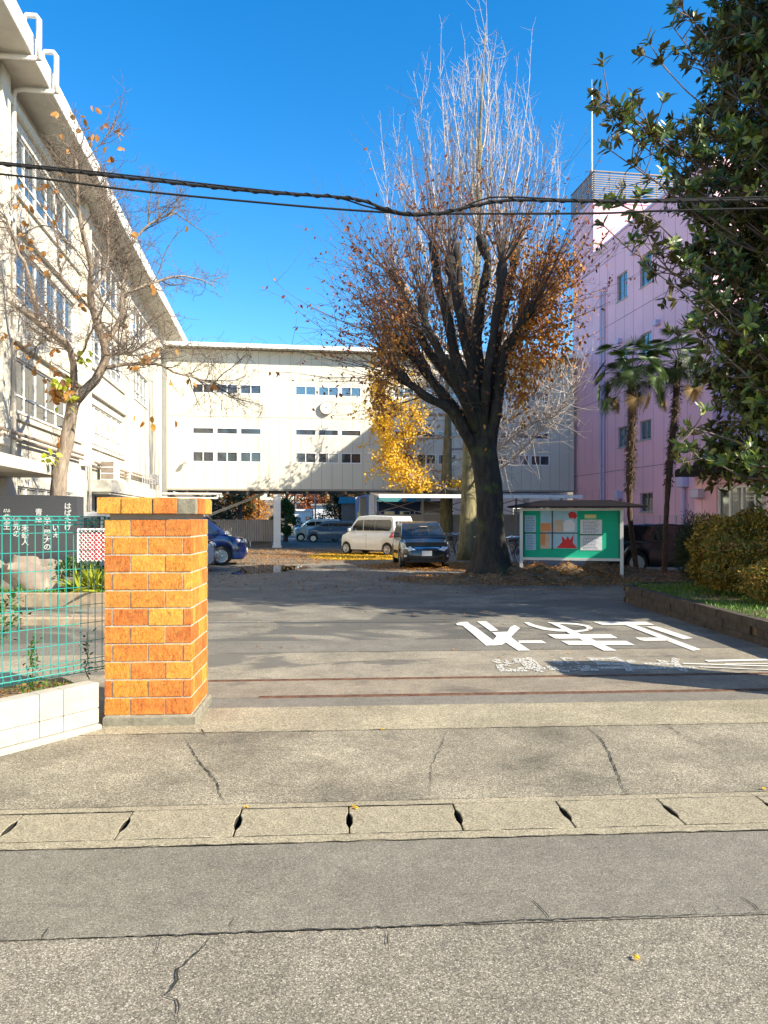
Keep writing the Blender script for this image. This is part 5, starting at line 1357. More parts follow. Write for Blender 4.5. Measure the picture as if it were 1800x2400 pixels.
def spawn(r, P, n, L, spread, up, wig, k=5, tmin=.2, tmax=1.0, out=None, center=None, weight=True, gravity=0, fixed=None):
    N_, kk, _ = P.shape; seg = np.linalg.norm(np.diff(P, axis=1), axis=2).sum(1)
    idx = r.choice(N_, size=n, p=(seg/seg.sum() if weight else None)); t = r.uniform(tmin, tmax, n)*(kk-1); i0 = np.minimum(t.astype(int), kk-2); fr = (t-i0)[:, None]
    a = P[idx, i0]; b = P[idx, i0+1]; pos = a+(b-a)*fr; tan = (b-a)/(np.linalg.norm(b-a, axis=1, keepdims=True)+1e-9)
    D = tan*(1-spread)+rdir(r, n)*spread; D[:, 2] += up
    if center is not None:
        o_ = pos-np.array(center); o_[:, 2] *= .3; o_ /= np.linalg.norm(o_, axis=1, keepdims=True)+1e-9; D += o_*(out or .3)
    if fixed is not None: D += np.array(fixed)
    D /= np.linalg.norm(D, axis=1, keepdims=True)+1e-9
    Ls = r.uniform(L[0], L[1], n)[:, None]/(k-1); pts = [pos]
    for j in range(k-1):
        pts.append(pts[-1]+D*Ls); D = D+rdir(r, n)*wig; D[:, 2] += up*.25-gravity; D /= np.linalg.norm(D, axis=1, keepdims=True)+1e-9
    return np.stack(pts, 1)
def taper(n, k, r0, r1): return np.tile(np.linspace(r0, r1, k), (n, 1))
def join(*parts_):
    V = []; Fq = []; o = 0
    for v, f in parts_: V.append(v); Fq.append(f+o); o += len(v)
    return np.concatenate(V), np.concatenate(Fq)
def along(r, P, n, jit=.03, tmin=.1):
    N_, kk, _ = P.shape; idx = r.integers(N_, size=n); t = r.uniform(tmin, 1, n)*(kk-1); i0 = np.minimum(t.astype(int), kk-2); fr = (t-i0)[:, None]
    return P[idx, i0]*(1-fr)+P[idx, i0+1]*fr+r.normal(size=(n, 3))*jit
def trace(pts, Y, r, dj=.5, k=14):
    """limb drawn from sight lines at distance Y, given its own depth wander (third value) in metres"""
    Q = []
    d = 0
    for p in pts:
        dy = p[2] if len(p) > 2 else 0
        q = at(p[0], p[1], Y+dy); Q.append((q.x, q.y, q.z))
    return resample(Q, k)

# --- big pollarded zelkova ---
r = np.random.default_rng(101); ZY = 19.7
zt = wthing('zelkova_tree', 'large dark pollarded tree with many upright limbs and russet leaves', 'tree', 2.85, ZY)
tr = [((1146, 1368), .68), ((1148, 1345), .45), ((1149, 1300), .365), ((1147, 1230), .345), ((1143, 1150), .34), ((1133, 1080), .34), ((1124, 1030), .35), ((1120, 985), .27)]
P_ = [at(p[0], p[1], ZY) for p, _ in tr]; mbt = MB()
V = []; ns = 28
RS = [q for _, q in tr]
# flared trunk with buttress folds
Ph = [Vector(a) for a in resample([tuple(p) for p in P_], 26)]; rads = np.interp(np.linspace(0, 1, 26), np.linspace(0, 1, len(RS)), RS)
for i, p in enumerate(Ph):
    fl = max(0, 1-i/7)
    for k in range(ns):
        a = 2*math.pi*k/ns; rr_ = rads[i]*(1+.10*math.sin(3*a+i*.12)+(.05+.12*fl)*math.sin(5*a+1+i*.03)+.04*math.sin(9*a+i*.5)); V.append((p.x+rr_*math.cos(a), p.y+rr_*math.sin(a), max(-.05, p.z) if i else -.05))
mbt.add(V, [(i*ns+k, i*ns+(k+1) % ns, (i+1)*ns+(k+1) % ns, (i+1)*ns+k) for i in range(25) for k in range(ns)]+[tuple(25*ns+k for k in range(ns))])
part(zt, 'trunk', mbt, M['bark_zelkova'], smooth=True)
limbs = [
 [(1122, 1075, 0), (1097, 1029, -.3), (1056, 964, -.6), (1009, 941, -.8), (962, 905, -1.0), (930, 880, -1.1)],
 [(1120, 1060, 0), (1079, 1000, -.2), (1026, 917, -.5), (967, 841, -.6), (918, 786, -.7)],
 [(1120, 1050, 0), (1103, 964, .2), (1050, 882, .5), (1003, 823, .7), (967, 747, .9), (944, 682, 1.0), (915, 641, 1.0)],
 [(1122, 1030, 0), (1109, 917, -.4), (1073, 847, -.6), (1056, 753, -.7), (1032, 664, -.8), (1020, 564, -.8)],
 [(1125, 1010, 0), (1118, 917, .3), (1114, 823, .5), (1097, 753, .6), (1085, 676, .6), (1076, 576, .6)],
 [(1130, 1000, 0), (1124, 882, -.2), (1122, 782, -.2), (1138, 676, -.3), (1150, 617, -.3), (1132, 553, -.3)],
 [(1135, 1040, 0), (1152, 941, .1), (1158, 841, .2), (1179, 735, .3), (1203, 647, .4), (1214, 570, .4)],
 [(1140, 1050, 0), (1163, 970, -.2), (1179, 841, -.5), (1214, 776, -.7), (1256, 706, -.9)],
 [(1150, 1060, 0), (1168, 950, .4), (1195, 850, .9), (1240, 760, 1.4), (1290, 690, 1.8)],
 [(1125, 1030, 0), (1100, 940, .8), (1060, 800, 1.6), (1050, 700, 2.0), (1060, 620, 2.2)],
 [(1130, 1010, 0), (1160, 900, .9), (1170, 780, 1.7), (1180, 650, 2.1), (1172, 560, 2.2)],
 [(1120, 1030, 0), (1085, 930, -.9), (1040, 850, -1.6), (990, 760, -2.0), (985, 700, -2.0)],
 [(1122, 1010, 0), (1112, 900, -.5), (1090, 780, -1.0), (1068, 660, -1.1), (1058, 600, -1.1)],
 [(1132, 1010, 0), (1142, 900, -.6), (1160, 780, -1.0), (1176, 680, -1.2), (1182, 610, -1.2)],
 [(1140, 1030, 0), (1170, 930, .8), (1200, 820, 1.2), (1232, 720, 1.4), (1240, 650, 1.4)],
 [(1118, 1040, 0), (1070, 960, .5), (1010, 890, 1.0), (960, 800, 1.4), (935, 730, 1.5)],
]
LM = MB(); knobs = []; LP = []
for i, l in enumerate(limbs):
    Q = trace(l, ZY, r, k=16); Q[3:] += np.cumsum(r.normal(size=(13, 3))*.012, 0); r0 = (.15, .15, .18, .17, .17, .19, .19, .16, .14, .14, .15, .13, .13, .13, .13, .13)[i]
    rd = np.linspace(r0*1.02, .092, 16)*(1+.12*np.sin(np.arange(16)*1.9+i)); rd[-2] *= 1.5; rd[-1] *= 1.35
    LM.tube([tuple(q) for q in Q], list(rd), 9); knobs.append((Q[-1], Q[-1]-Q[-3])); LP.append(Q)
part(zt, 'limbs', LM, M['bark_zelkova'], smooth=True)
LP = np.stack(LP)
cen_z = (at(1120, 1000, ZY)); cz = (cen_z.x, cen_z.y, cen_z.z)
# long whips from the knobs
KP = np.stack([np.stack([q-d*.4, q]) for q, d in knobs])
S1 = spawn(r, KP, 260, (1.2, 3.6), .55, .28, .10, k=7, tmin=.3, out=.35, center=cz, weight=False)
S2 = spawn(r, LP, 240, (.5, 2.4), .85, .10, .14, k=7, tmin=.35, out=.55, center=cz)
S2b = spawn(r, LP[[0, 1, 2, 8, 7, 11, 15]], 230, (1.2, 3.5), .65, .12, .10, k=7, tmin=.6, out=.6, center=cz)
S3 = spawn(r, np.concatenate([S1, S2, S2b]), 1700, (.25, 1.1), .55, .10, .14, k=7, tmin=.2)
S4 = spawn(r, S3, 1500, (.12, .45), .6, .05, .15, k=4, tmin=.3)
v, f = join(vtubes(S1, taper(len(S1), 7, .014, .003), 4), vtubes(S2, taper(len(S2), 7, .010, .003)), vtubes(S2b, taper(len(S2b), 7, .013, .003)), vtubes(S3, taper(len(S3), 7, .0055, .002)), vtubes(S4, taper(len(S4), 4, .003, .0016)))
np_obj('twigs', v, f, M['bark_twig'], zt, origin=ORG[zt.name])
def hang_leaves(parent, nm, P_, mat, L0, L1, down=.7, seed=0, wr=.55):
    q = np.random.default_rng(seed); n = len(P_); D = rdir(q, n)+[0, 0, -down]
    V, Fq = leaf_arrays(P_, D, rdir(q, n), q.uniform(L0, L1, n), q.uniform(L0, L1, n)*wr, curl=.25); return np_obj(nm, V, Fq, mat, parent, origin=ORG[parent.name])
def sel(Pts, fn): return Pts[fn(Pts)]
PT = along(r, np.concatenate([S1, S2b]), 5200, .04, .35); PT3 = along(r, S3, 9000, .03)
zr = lambda a: (a[:, 2] < 10.8-1.3*np.abs(r.normal(size=len(a))))
PL = np.concatenate([sel(PT[:1900], zr), sel(PT3[:2400], zr)])
hang_leaves(zt, 'foliage', PL, M['leaf_zel'], .07, .13, seed=7)
# dense hanging clusters low on the crown, right side orange and left side brown
def cluster(cx, cy, Yd, sx, sz, n, seed):
    q = np.random.default_rng(seed); c_ = at(cx, cy, Yd); return np.array(c_)+q.normal(size=(n, 3))*[sx, .5, sz]
C = [cluster(1255, 700, 19.4, .50, .70, 850, 1), cluster(1290, 790, 19.6, .35, .50, 600, 2), cluster(1230, 830, 19.3, .25, .5, 450, 3), cluster(1215, 905, 19.3, .18, .4, 250, 31), cluster(1300, 640, 19.8, .45, .4, 600, 32)]
hang_leaves(zt, 'foliage', np.concatenate(C), M['leaf_orange'], .09, .15, 1.2, seed=8)
C = [cluster(905, 850, 18.7, .20, .55, 500, 4), cluster(925, 800, 18.9, .28, .4, 500, 5), cluster(890, 930, 18.6, .12, .25, 130, 6), cluster(1080, 760, 19.5, 1.0, 1.3, 600, 7), cluster(1000, 690, 19.5, .8, .8, 300, 8), cluster(1180, 700, 19.5, .6, 1.0, 600, 9), cluster(950, 740, 19.2, .4, .5, 400, 12)]
hang_leaves(zt, 'foliage', np.concatenate(C), M['leaf_brown'], .08, .14, 1.0, seed=9)

# --- tall bare ginkgo behind it ---
r = np.random.default_rng(202); GY = 29.5
gk = wthing('tall_ginkgo', 'tall bare pale ginkgo with upright branches rising behind the dark tree', 'tree', at(1096, 1300, GY).x, GY)
lead = trace([(1096, 1312), (1098, 1200), (1100, 1100), (1102, 950), (1108, 800), (1118, 600), (1122, 420), (1128, 250), (1134, 130), (1138, 52)], GY, r, k=40)
tk = MB(); rr_ = np.interp(np.linspace(0, 1, 40), [0, .03, .12, .3, .6, .85, 1], [.46, .36, .31, .25, .13, .05, .008]); tk.tube([tuple(q) for q in lead], list(rr_), 16)
part(gk, 'trunk', tk, M['bark_ginkgo'], smooth=True)
tips = [(1030, 150), (1062, 165), (985, 225), (925, 290), (900, 360), (1005, 260), (1050, 230), (1085, 150), (1170, 140), (1195, 210), (1230, 175), (1215, 300), (1270, 290), (1300, 370), (1160, 220), (960, 330), (1100, 230), (1120, 110), (1150, 95), (1105, 130), (1240, 330), (940, 400), (1320, 420), (905, 450), (1010, 380), (1180, 350), (1075, 330), (1285, 450)]
LB = []
for i, (px, py) in enumerate(tips):
    dd = r.uniform(-2.3, 2.3) if py > 200 else r.uniform(-1, 1); tip = np.array(at(px, py, GY+dd)); spanz = abs(px-1115)/60.0+2.2+r.uniform(0, 1.5)
    hz = max(7.5, tip[2]-spanz-r.uniform(1.5, 3.5)); i0 = np.argmin(np.abs(lead[:, 2]-hz)); b = lead[i0]
    m1_ = b+(tip-b)*[.55, .55, .22]; m2_ = b+(tip-b)*[.86, .86, .55]; LB.append(resample([b, m1_, m2_, tip], 14))
for i in range(14):
    a = r.uniform(0, 2*np.pi); R_ = r.uniform(1.0, 3.3); tz = 18.5-R_*2.6+r.uniform(-1.5, 1.5); tip = np.array([lead[20][0]+R_*math.cos(a), GY+R_*math.sin(a), tz]); hz = max(6.5, tz-r.uniform(4, 6)); b = lead[np.argmin(np.abs(lead[:, 2]-hz))]
    LB.append(resample([b, b+(tip-b)*[.55, .55, .2], b+(tip-b)*[.86, .86, .55], tip], 14))
# long low limb to the right, seen past the dark trunk
for l in ([(1100, 1125, 0), (1150, 1112, -.8), (1190, 1085, -1.6), (1235, 1040, -2.2), (1285, 990, -2.6), (1345, 905, -3.0)], [(1100, 1090, 0), (1160, 1060, -1.0), (1230, 1000, -2.0), (1320, 960, -2.6)], [(1100, 1040, 0), (1180, 990, -1), (1260, 930, -2), (1330, 860, -2.6)], [(1100, 980, 0), (1030, 900, .8), (960, 850, 1.5)]):
    LB.append(trace(l, GY, r, k=14))
LB = np.stack(LB); LB[:, 2:] += np.cumsum(r.normal(size=(len(LB), 12, 3))*.025, 1)
G2 = spawn(r, LB, 470, (.6, 2.4), .42, .55, .07, k=7, tmin=.15)
G3 = spawn(r, np.concatenate([LB, G2[:, [0, 1, 2, 3, 4, 5, 6, 6, 6, 6, 6, 6, 6, 6]][:, :14]]), 3000, (.12, .7), .62, .45, .08, k=4, tmin=.08, tmax=.95)
lo = spawn(r, LB[-4:], 260, (.5, 1.8), .6, .1, .16, k=7, tmin=.3)
lo2 = spawn(r, lo, 500, (.2, .8), .6, .05, .18, k=5, tmin=.2)
v, f = join(vtubes(LB, taper(len(LB), 14, .055, .007), 5), vtubes(G2, taper(len(G2), 7, .014, .004), 3), vtubes(G3, taper(len(G3), 4, .0068, .0032), 3), vtubes(lo, taper(len(lo), 7, .016, .005), 3), vtubes(lo2, taper(len(lo2), 5, .007, .003), 3))
np_obj('branches', v, f, M['bark_pale'], gk, origin=ORG[gk.name])

# --- smaller ginkgo with yellow leaves in front of the bridge ---
r = np.random.default_rng(303); SY = 37.0
sg = wthing('yellow_ginkgo', 'smaller ginkgo in front of the bridge still holding bright yellow leaves on its left', 'tree', at(1045, 1290, SY).x, SY)
ld = trace([(1045, 1293), (1046, 1200), (1047, 1100), (1050, 1000), (1048, 900), (1045, 840)], SY, r, k=18); tk = MB(); tk.tube([tuple(q) for q in ld], list(np.interp(np.linspace(0, 1, 18), [0, .05, .3, 1], [.46, .36, .30, .05])), 12); part(sg, 'trunk', tk, M['bark_ginkgo'], smooth=True)
ends = [(880, 910), (870, 960), (885, 1020), (900, 1090), (960, 1130), (930, 870), (990, 830), (1010, 900), (1120, 860), (1180, 900), (1220, 950), (1250, 1010), (1190, 1060), (1100, 830), (960, 950), (1150, 960), (1000, 1100), (940, 1040), (1290, 1000), (1140, 1050)]
LB = []
for i, (px, py) in enumerate(ends):
    tip = np.array(at(px, py, SY+r.uniform(-2.5, 2.5))); hz = np.clip(tip[2]-r.uniform(.2, 2.2), 3.6, 8.5); b = ld[np.argmin(np.abs(ld[:, 2]-hz))]
    LB.append(resample([b, b+(tip-b)*[.4, .4, .15], b+(tip-b)*[.75, .75, .6], tip], 10))
LB = np.stack(LB); LB[:, 2:] += np.cumsum(r.normal(size=(len(LB), 8, 3))*.03, 1)
G2 = spawn(r, LB, 420, (.5, 2.0), .6, .12, .14, k=6, tmin=.2); G3 = spawn(r, G2, 1700, (.15, .8), .6, .1, .15, k=5)
v, f = join(vtubes(LB, taper(len(LB), 10, .06, .012), 5), vtubes(G2, taper(len(G2), 6, .018, .006)), vtubes(G3, taper(len(G3), 5, .008, .004)))
np_obj('branches', v, f, M['bark_pale'], sg, origin=ORG[sg.name])
LPn = along(r, np.concatenate([G2]), 26000, .10, .1)
xl = LPn[:, 0]; kx = (at(985, 1000, SY).x-xl+r.normal(size=len(xl))*.45) > 0; LPn = LPn[kx][:4200]
CL = []
for (px, py, sx, sz, n_) in ((888, 925, .18, .40, 700), (900, 990, .25, .42, 1100), (918, 1060, .28, .40, 1100), (950, 1110, .42, .30, 1000), (985, 1140, .42, .2, 500), (955, 1010, .3, .4, 350), (1080, 1135, .35, .15, 350)):
    c_ = at(px, py, SY-.6); CL.append(np.array(c_)+r.normal(size=(n_, 3))*[sx, .7, sz])
hang_leaves(sg, 'foliage', np.concatenate([LPn]+CL), M['leaf_yellow'], .08, .13, .3, seed=12, wr=.95)

# --- left tree with spotted bark and a few large leaves ---
r = np.random.default_rng(404); LY = 16.6
lt = wthing('deciduous_magnolia', 'nearly bare tree with crooked pale branches and a few big brown leaves on the left', 'tree', at(128, 1300, LY).x, LY, .2)
tk = MB(); Q = trace([(122, 1400), (132, 1250), (140, 1110), (156, 1040), (165, 980), (175, 935)], LY, r, k=14); tk.tube([tuple(q) for q in Q], list(np.linspace(.21, .135, 14)*(1+.05*np.sin(np.arange(14)*2))), 14); part(lt, 'trunk', tk, M['bark_left'], smooth=True)
z2 = lambda x, y: (x*.3617, 600+y*.3617); z1 = lambda x, y: (x*.3617, y*.3617)
LI = [([z2(495, 930), z2(480, 850), z2(470, 720), z2(450, 620), z2(420, 560), z2(330, 490), z2(230, 410), z2(120, 340), z2(0, 270)], .10, [0, -.1, -.3, -.5, -.6, -.8, -1.0, -1.2, -1.4]),
      ([z2(490, 940), z2(560, 860), z2(620, 800), z2(672, 700), z2(692, 640), z2(672, 560), z2(632, 450), z2(600, 350), z2(580, 250), z2(590, 100), z2(575, 0), z1(545, 1550), z1(490, 1300), z1(475, 1000)], .115, [0, .1, .2, .3, .3, .2, 0, -.2, -.3, -.5, -.6, -.8, -1, -1.2]),
      ([z2(672, 560), z2(720, 520), z2(800, 390), z2(795, 270), z2(815, 100), z2(830, 0), z1(870, 1560), z1(1000, 1440), z1(1150, 1380)], .07, [.2, .4, .7, .8, .9, 1.0, 1.1, 1.3, 1.5]),
      ([z2(692, 725), z2(800, 700), z2(1000, 688), z2(1040, 690), z2(1150, 745), z2(1300, 785), z2(1420, 830)], .045, [.3, .5, .8, .9, 1.1, 1.4, 1.6]),
      ([z2(235, 410), z2(235, 330), z2(200, 200), z2(160, 60), z2(120, 0), z1(100, 1560), z1(30, 1400)], .055, [-1, -1.1, -1.2, -1.2, -1.1, -1, -.8]),
      ([z2(800, 270), z2(880, 220), z2(1000, 170), z2(1150, 125), z2(1300, 150), z2(1380, 190)], .04, [.8, 1, 1.3, 1.5, 1.7, 1.8]),
      ([z2(500, 680), z2(560, 600), z2(640, 450), z2(740, 430)], .03, [-.1, -.4, -.8, -1.1]),
      ([z2(450, 620), z2(380, 560), z2(280, 530), z2(240, 600)], .03, [-.4, -.2, .2, .5]),
      ([z2(670, 640), z2(740, 640), z2(850, 640), z2(960, 560)], .03, [.3, -.3, -.8, -1.0]),
      ([z2(600, 350), z2(500, 250), z2(400, 120), z1(380, 1500), z1(390, 1200)], .04, [-.2, .4, .9, 1.2, 1.4]),
      ([z2(580, 250), z2(660, 150), z2(700, 20), z1(700, 1400), z1(690, 1100)], .04, [-.3, .2, .6, .9, 1.1])]
LM = MB(); LP = []
for pts, r0, dz in LI:
    Q = trace([(p[0], p[1], d_) for p, d_ in zip(pts, dz)], LY, r, k=18); Q[2:] += np.cumsum(r.normal(size=(16, 3))*.010, 0); LM.tube([tuple(q) for q in Q], list(np.linspace(r0, max(.012, r0*.22), 18)), 8); LP.append(Q)
part(lt, 'limbs', LM, M['bark_left'], smooth=True)
LP = np.stack(LP); cc_l = at(190, 900, LY)
T1 = spawn(r, LP, 150, (.5, 1.7), .65, .14, .26, k=8, tmin=.18, out=.35, center=tuple(cc_l)); T2 = spawn(r, np.concatenate([T1, LP[:, np.linspace(0, 17, 8).astype(int)]]), 1200, (.25, .85), .7, .10, .30, k=6, tmin=.2); T3 = spawn(r, T2, 8000, (.08, .40), .75, .10, .30, k=4)
v, f = join(vtubes(T1, taper(len(T1), 8, .016, .005), 4), vtubes(T2, taper(len(T2), 6, .0065, .003)), vtubes(T3, taper(len(T3), 4, .0042, .0026)))
np_obj('twigs', v, f, M['bark_ltwig'], lt, origin=ORG[lt.name])
lf = [(140, 262), (170, 268), (197, 275), (197, 300), (240, 290), (265, 285), (275, 310), (280, 305), (203, 325), (250, 340), (288, 350), (262, 362), (225, 315), (165, 290), (145, 315), (170, 350), (218, 250),
      (12, 635), (50, 480), (60, 545), (90, 440), (120, 505), (150, 520), (56, 580), (75, 560), (105, 590), (145, 600), (45, 430), (55, 520), (110, 480), (85, 600), (130, 445), (60, 480), (68, 482), (115, 430), (140, 410), (108, 640), (105, 710), (190, 698), (190, 710), (210, 710), (62, 800), (60, 835), (80, 860), (78, 868), (95, 838), (115, 855), (128, 815), (130, 825),
      (310, 548), (355, 665), (360, 672), (440, 530), (365, 824), (370, 830), (375, 820), (355, 838), (330, 838), (345, 838), (340, 842), (308, 855), (312, 862), (400, 895), (445, 892), (500, 900), (410, 820), (248, 780), (250, 785), (300, 760), (20, 785), (10, 790), (40, 805)]
Pf = np.array([tuple(at(px, py, LY+r.uniform(-1, 1))) for px, py in lf for _ in (0, 1)])+r.normal(size=(2*len(lf), 3))*.03
hang_leaves(lt, 'foliage', Pf, M['leaf_brown'], .13, .19, .9, seed=14, wr=.65)
Pf = np.array([tuple(at(px, py, LY-.2)) for px, py in ((318, 974), (335, 986), (358, 975), (356, 992), (410, 985), (134, 1020), (136, 1035))]); hang_leaves(lt, 'foliage', Pf, M['leaf_orange'], .15, .19, 2.5, seed=15, wr=.7)
c_ = at(140, 915, LY-.3); Pf = np.array(c_)+r.normal(size=(60, 3))*[.14, .12, .16]; hang_leaves(lt, 'foliage', Pf, M['leaf_brown'], .14, .2, .6, seed=16, wr=.7)
for (px, py, n_) in ((150, 900, 12), (160, 942, 6), (196, 845, 8), (120, 1075, 8)):
    c_ = at(px, py, LY-.4); Pf = np.array(c_)+r.normal(size=(n_, 3))*[.08, .08, .08]; hang_leaves(lt, 'foliage', Pf, M['leaf_lime'], .14, .2, .2, seed=17+n_, wr=.8)

# --- evergreen magnolia on the right ---
r = np.random.default_rng(505); MX, MY = 8.05, 12.2
mg = wthing('evergreen_magnolia', 'big glossy dark green evergreen magnolia filling the right edge', 'tree', MX, MY, .3)
tk = MB(); Q = resample([(MX, MY, .25), (MX+.05, MY, 2.5), (MX-.05, MY+.1, 6), (MX, MY, 10), (MX, MY, 13)], 14); tk.tube([tuple(q) for q in Q], list(np.linspace(.26, .04, 14)), 10); part(mg, 'trunk', tk, M['bark_twig'], smooth=True)
zz_ = np.array([2.3, 2.7, 3.3, 3.9, 4.6, 5.2, 5.9, 6.6, 7.3, 7.8, 8.5, 9.2, 10.2, 11.5, 12.8, 13.6]); ra_ = np.array([2.2, 2.5, 2.5, 2.45, 2.5, 2.5, 2.7, 2.95, 3.1, 3.0, 2.6, 2.55, 2.5, 2.2, 1.6, .5])
NB = 420; hz = r.uniform(2.5, 12.8, NB); az = r.uniform(0, 2*np.pi, NB); rad = np.interp(hz, zz_, ra_)*r.uniform(.80, 1.06, NB)
base = np.stack([np.full(NB, MX), np.full(NB, MY), np.maximum(1.9, hz-rad*.45)], 1); tip = np.stack([MX+rad*np.cos(az), MY+rad*np.sin(az), hz], 1)
ex_t = [(1392, 205, 10.6), (1420, 235, 10.8), (1460, 300, 11), (1470, 250, 10.9), (1405, 520, 10.9), (1430, 470, 10.8), (1500, 560, 11), (1540, 140, 11), (1575, 60, 11), (1590, 10, 11.2), (1420, 345, 10.9), (1620, 760, 10.8), (1612, 1000, 10.8), (1640, 690, 10.8), (1600, 1085, 11), (1700, 1080, 10.6), (1480, 380, 11), (1510, 620, 11)]
tip = np.concatenate([tip, [tuple(at(*e)) for e in ex_t]]); base = np.concatenate([base, [(MX, MY, max(2.2, at(*e).z-2.0)) for e in ex_t]])
BR = np.stack([base, base+(tip-base)*[.35, .35, .25], base+(tip-base)*[.7, .7, .62], tip], 1); BR = np.stack([resample(b, 8) for b in BR]); BR[:, 2:7] += r.normal(size=(len(BR), 5, 3))*.06
B2 = spawn(r, BR[:-18], 5200, (.3, .8), .6, .18, .14, k=5, tmin=.3); B3 = spawn(r, BR[-18:], 280, (.2, .55), .6, .15, .1, k=5, tmin=.45)
v, f = join(vtubes(BR, taper(len(BR), 8, .035, .009), 4), vtubes(B2, taper(len(B2), 5, .012, .005)), vtubes(B3, taper(len(B3), 5, .012, .005))); np_obj('branches', v, f, M['bark_twig'], mg, origin=ORG[mg.name])
def whorl_pts(P): d = P[:, -1]-P[:, -2]; return P[:, -1], d/(np.linalg.norm(d, axis=1, keepdims=True)+1e-9)
wp1, wd1 = whorl_pts(BR); wp2, wd2 = whorl_pts(B2); wp3, wd3 = whorl_pts(B3); ma = B2[:, 2]; md_ = wd2
mb2 = B2[:, 1][:2200]; WP = np.concatenate([wp1, wp2, wp3, ma, mb2, BR[-18:, 5], BR[-18:, 4]]); WD = np.concatenate([wd1, wd2, wd3, md_, md_[:2200], wd1[-18:], wd1[-18:]])
nl = 10; W_ = np.repeat(WP, nl, 0); D_ = np.repeat(WD, nl, 0); n = len(W_); rad_ = np.cross(D_, rdir(r, n)); rad_ /= np.linalg.norm(rad_, axis=1, keepdims=True)+1e-9
D2 = D_*r.uniform(.05, 1.0, n)[:, None]+rad_*.9+[0, 0, .10]; base_ = W_-D_*r.uniform(0, .12, n)[:, None]
V, Fq = leaf_arrays(base_, D2, D_+rdir(r, n)*.35, r.uniform(.12, .205, n), r.uniform(.045, .07, n), fold=.22, curl=.12)
np_obj('foliage', V, Fq, M['leaf_mag'], mg, origin=ORG[mg.name])

# --- palms ---
def palm(label, pts, Y, seed, hr=.13, mat2=None):
    r = np.random.default_rng(seed); Q = trace(pts, Y, r, k=30); t = wthing('fan_palm', label, 'palm tree', Q[0][0], Q[0][1], 0)
    tk = MB(); rr_ = np.interp(np.linspace(0, 1, 30), [0, .35, .5, .75, 1], [.075, .07, hr, hr*.9, hr*1.05])*(1+.10*np.sin(np.arange(30)*2.3)); Q[0][2] = -.02; tk.tube([tuple(q) for q in Q], list(rr_), 10); part(t, 'trunk', tk, M['bark_palm'], smooth=True)
    # shaggy fibre tufts
    n = 900; tt = r.uniform(.42, 1, n)*29; i0 = tt.astype(int).clip(0, 28); P0 = Q[i0]+(Q[i0+1]-Q[i0])*(tt-i0)[:, None]; o = rdir(r, n)*[1, 1, 0]; o /= np.linalg.norm(o, axis=1, keepdims=True)+1e-9
    V, Fq = kite_arrays(P0+o*hr*.9, o*.6+[0, 0, -.6]+rdir(r, n)*.4, o, r.uniform(.06, .17, n), np.full(n, .03)); np_obj('fibre', V, Fq, M['bark_palm'], t, origin=ORG[t.name])
    top = Q[-1]; nf = 38; Pl = MB(); LV_ = []; LD = []; LN = []; LL = []; dry = []
    for i in range(nf):
        a = 2.399*i+r.uniform(-.2, .2); el = math.radians(np.interp(i, [0, nf-1], [-48, 78])+r.uniform(-8, 8)); d = Vector((math.cos(a)*math.cos(el), math.sin(a)*math.cos(el), math.sin(el))); L_ = r.uniform(.60, 1.0)
        p0 = Vector(top)+Vector((0, 0, r.uniform(-.25, .1))); p1 = p0+d*L_*.5+Vector((0, 0, .04)); p2 = p0+d*L_-Vector((0, 0, .10)); Pl.tube([p0, p1, p2], [.012, .009, .007], 4)
        d2 = (p2-p1).normalized(); s = d2.cross(Vector((0, 0, 1))).normalized(); u_ = s.cross(d2); c_d = d2*.74-u_*.67; u_ = s.cross(c_d); d2 = c_d
        for j in range(32):
            th = math.radians(-115+230*j/31); q = (d2*math.cos(th)+s*math.sin(th)+u_*(.22*abs(math.sin(th))-.0)-Vector((0, 0, .10))).normalized(); LV_.append(tuple(p2)); LD.append(tuple(q)); LN.append(tuple(u_)); LL.append(r.uniform(.42, .56)*(1-.25*abs(th)/1.8)); dry.append(i < 3)
    part(t, 'leaf_stalks', Pl, M['leaf_green'])
    LV_, LD, LN, LL, dry = map(np.array, (LV_, LD, LN, LL, dry))
    for nm, kk, mt in (('fronds', ~dry, M['leaf_palm']), ('dry_fronds', dry, M['leaf_palm_dry'])):
        V, Fq = leaf_arrays(LV_[kk], LD[kk], LN[kk]+rdir(r, kk.sum())*.15, LL[kk], np.full(kk.sum(), .017), fold=.4, curl=.12); np_obj(nm, V, Fq, mt, t, origin=ORG[t.name])
    return t
palm('fan palm with shaggy trunk just right of the notice board', [(1493, 1352), (1487, 1300), (1476, 1200), (1478, 1080), (1482, 960), (1480, 872)], 20.6, 1, hr=.115)
palm('slender fan palm standing farther right with a lime coloured lower trunk', [(1556, 1352), (1558, 1290), (1563, 1180), (1572, 1060), (1582, 960), (1590, 845)], 21.0, 2, hr=.09)

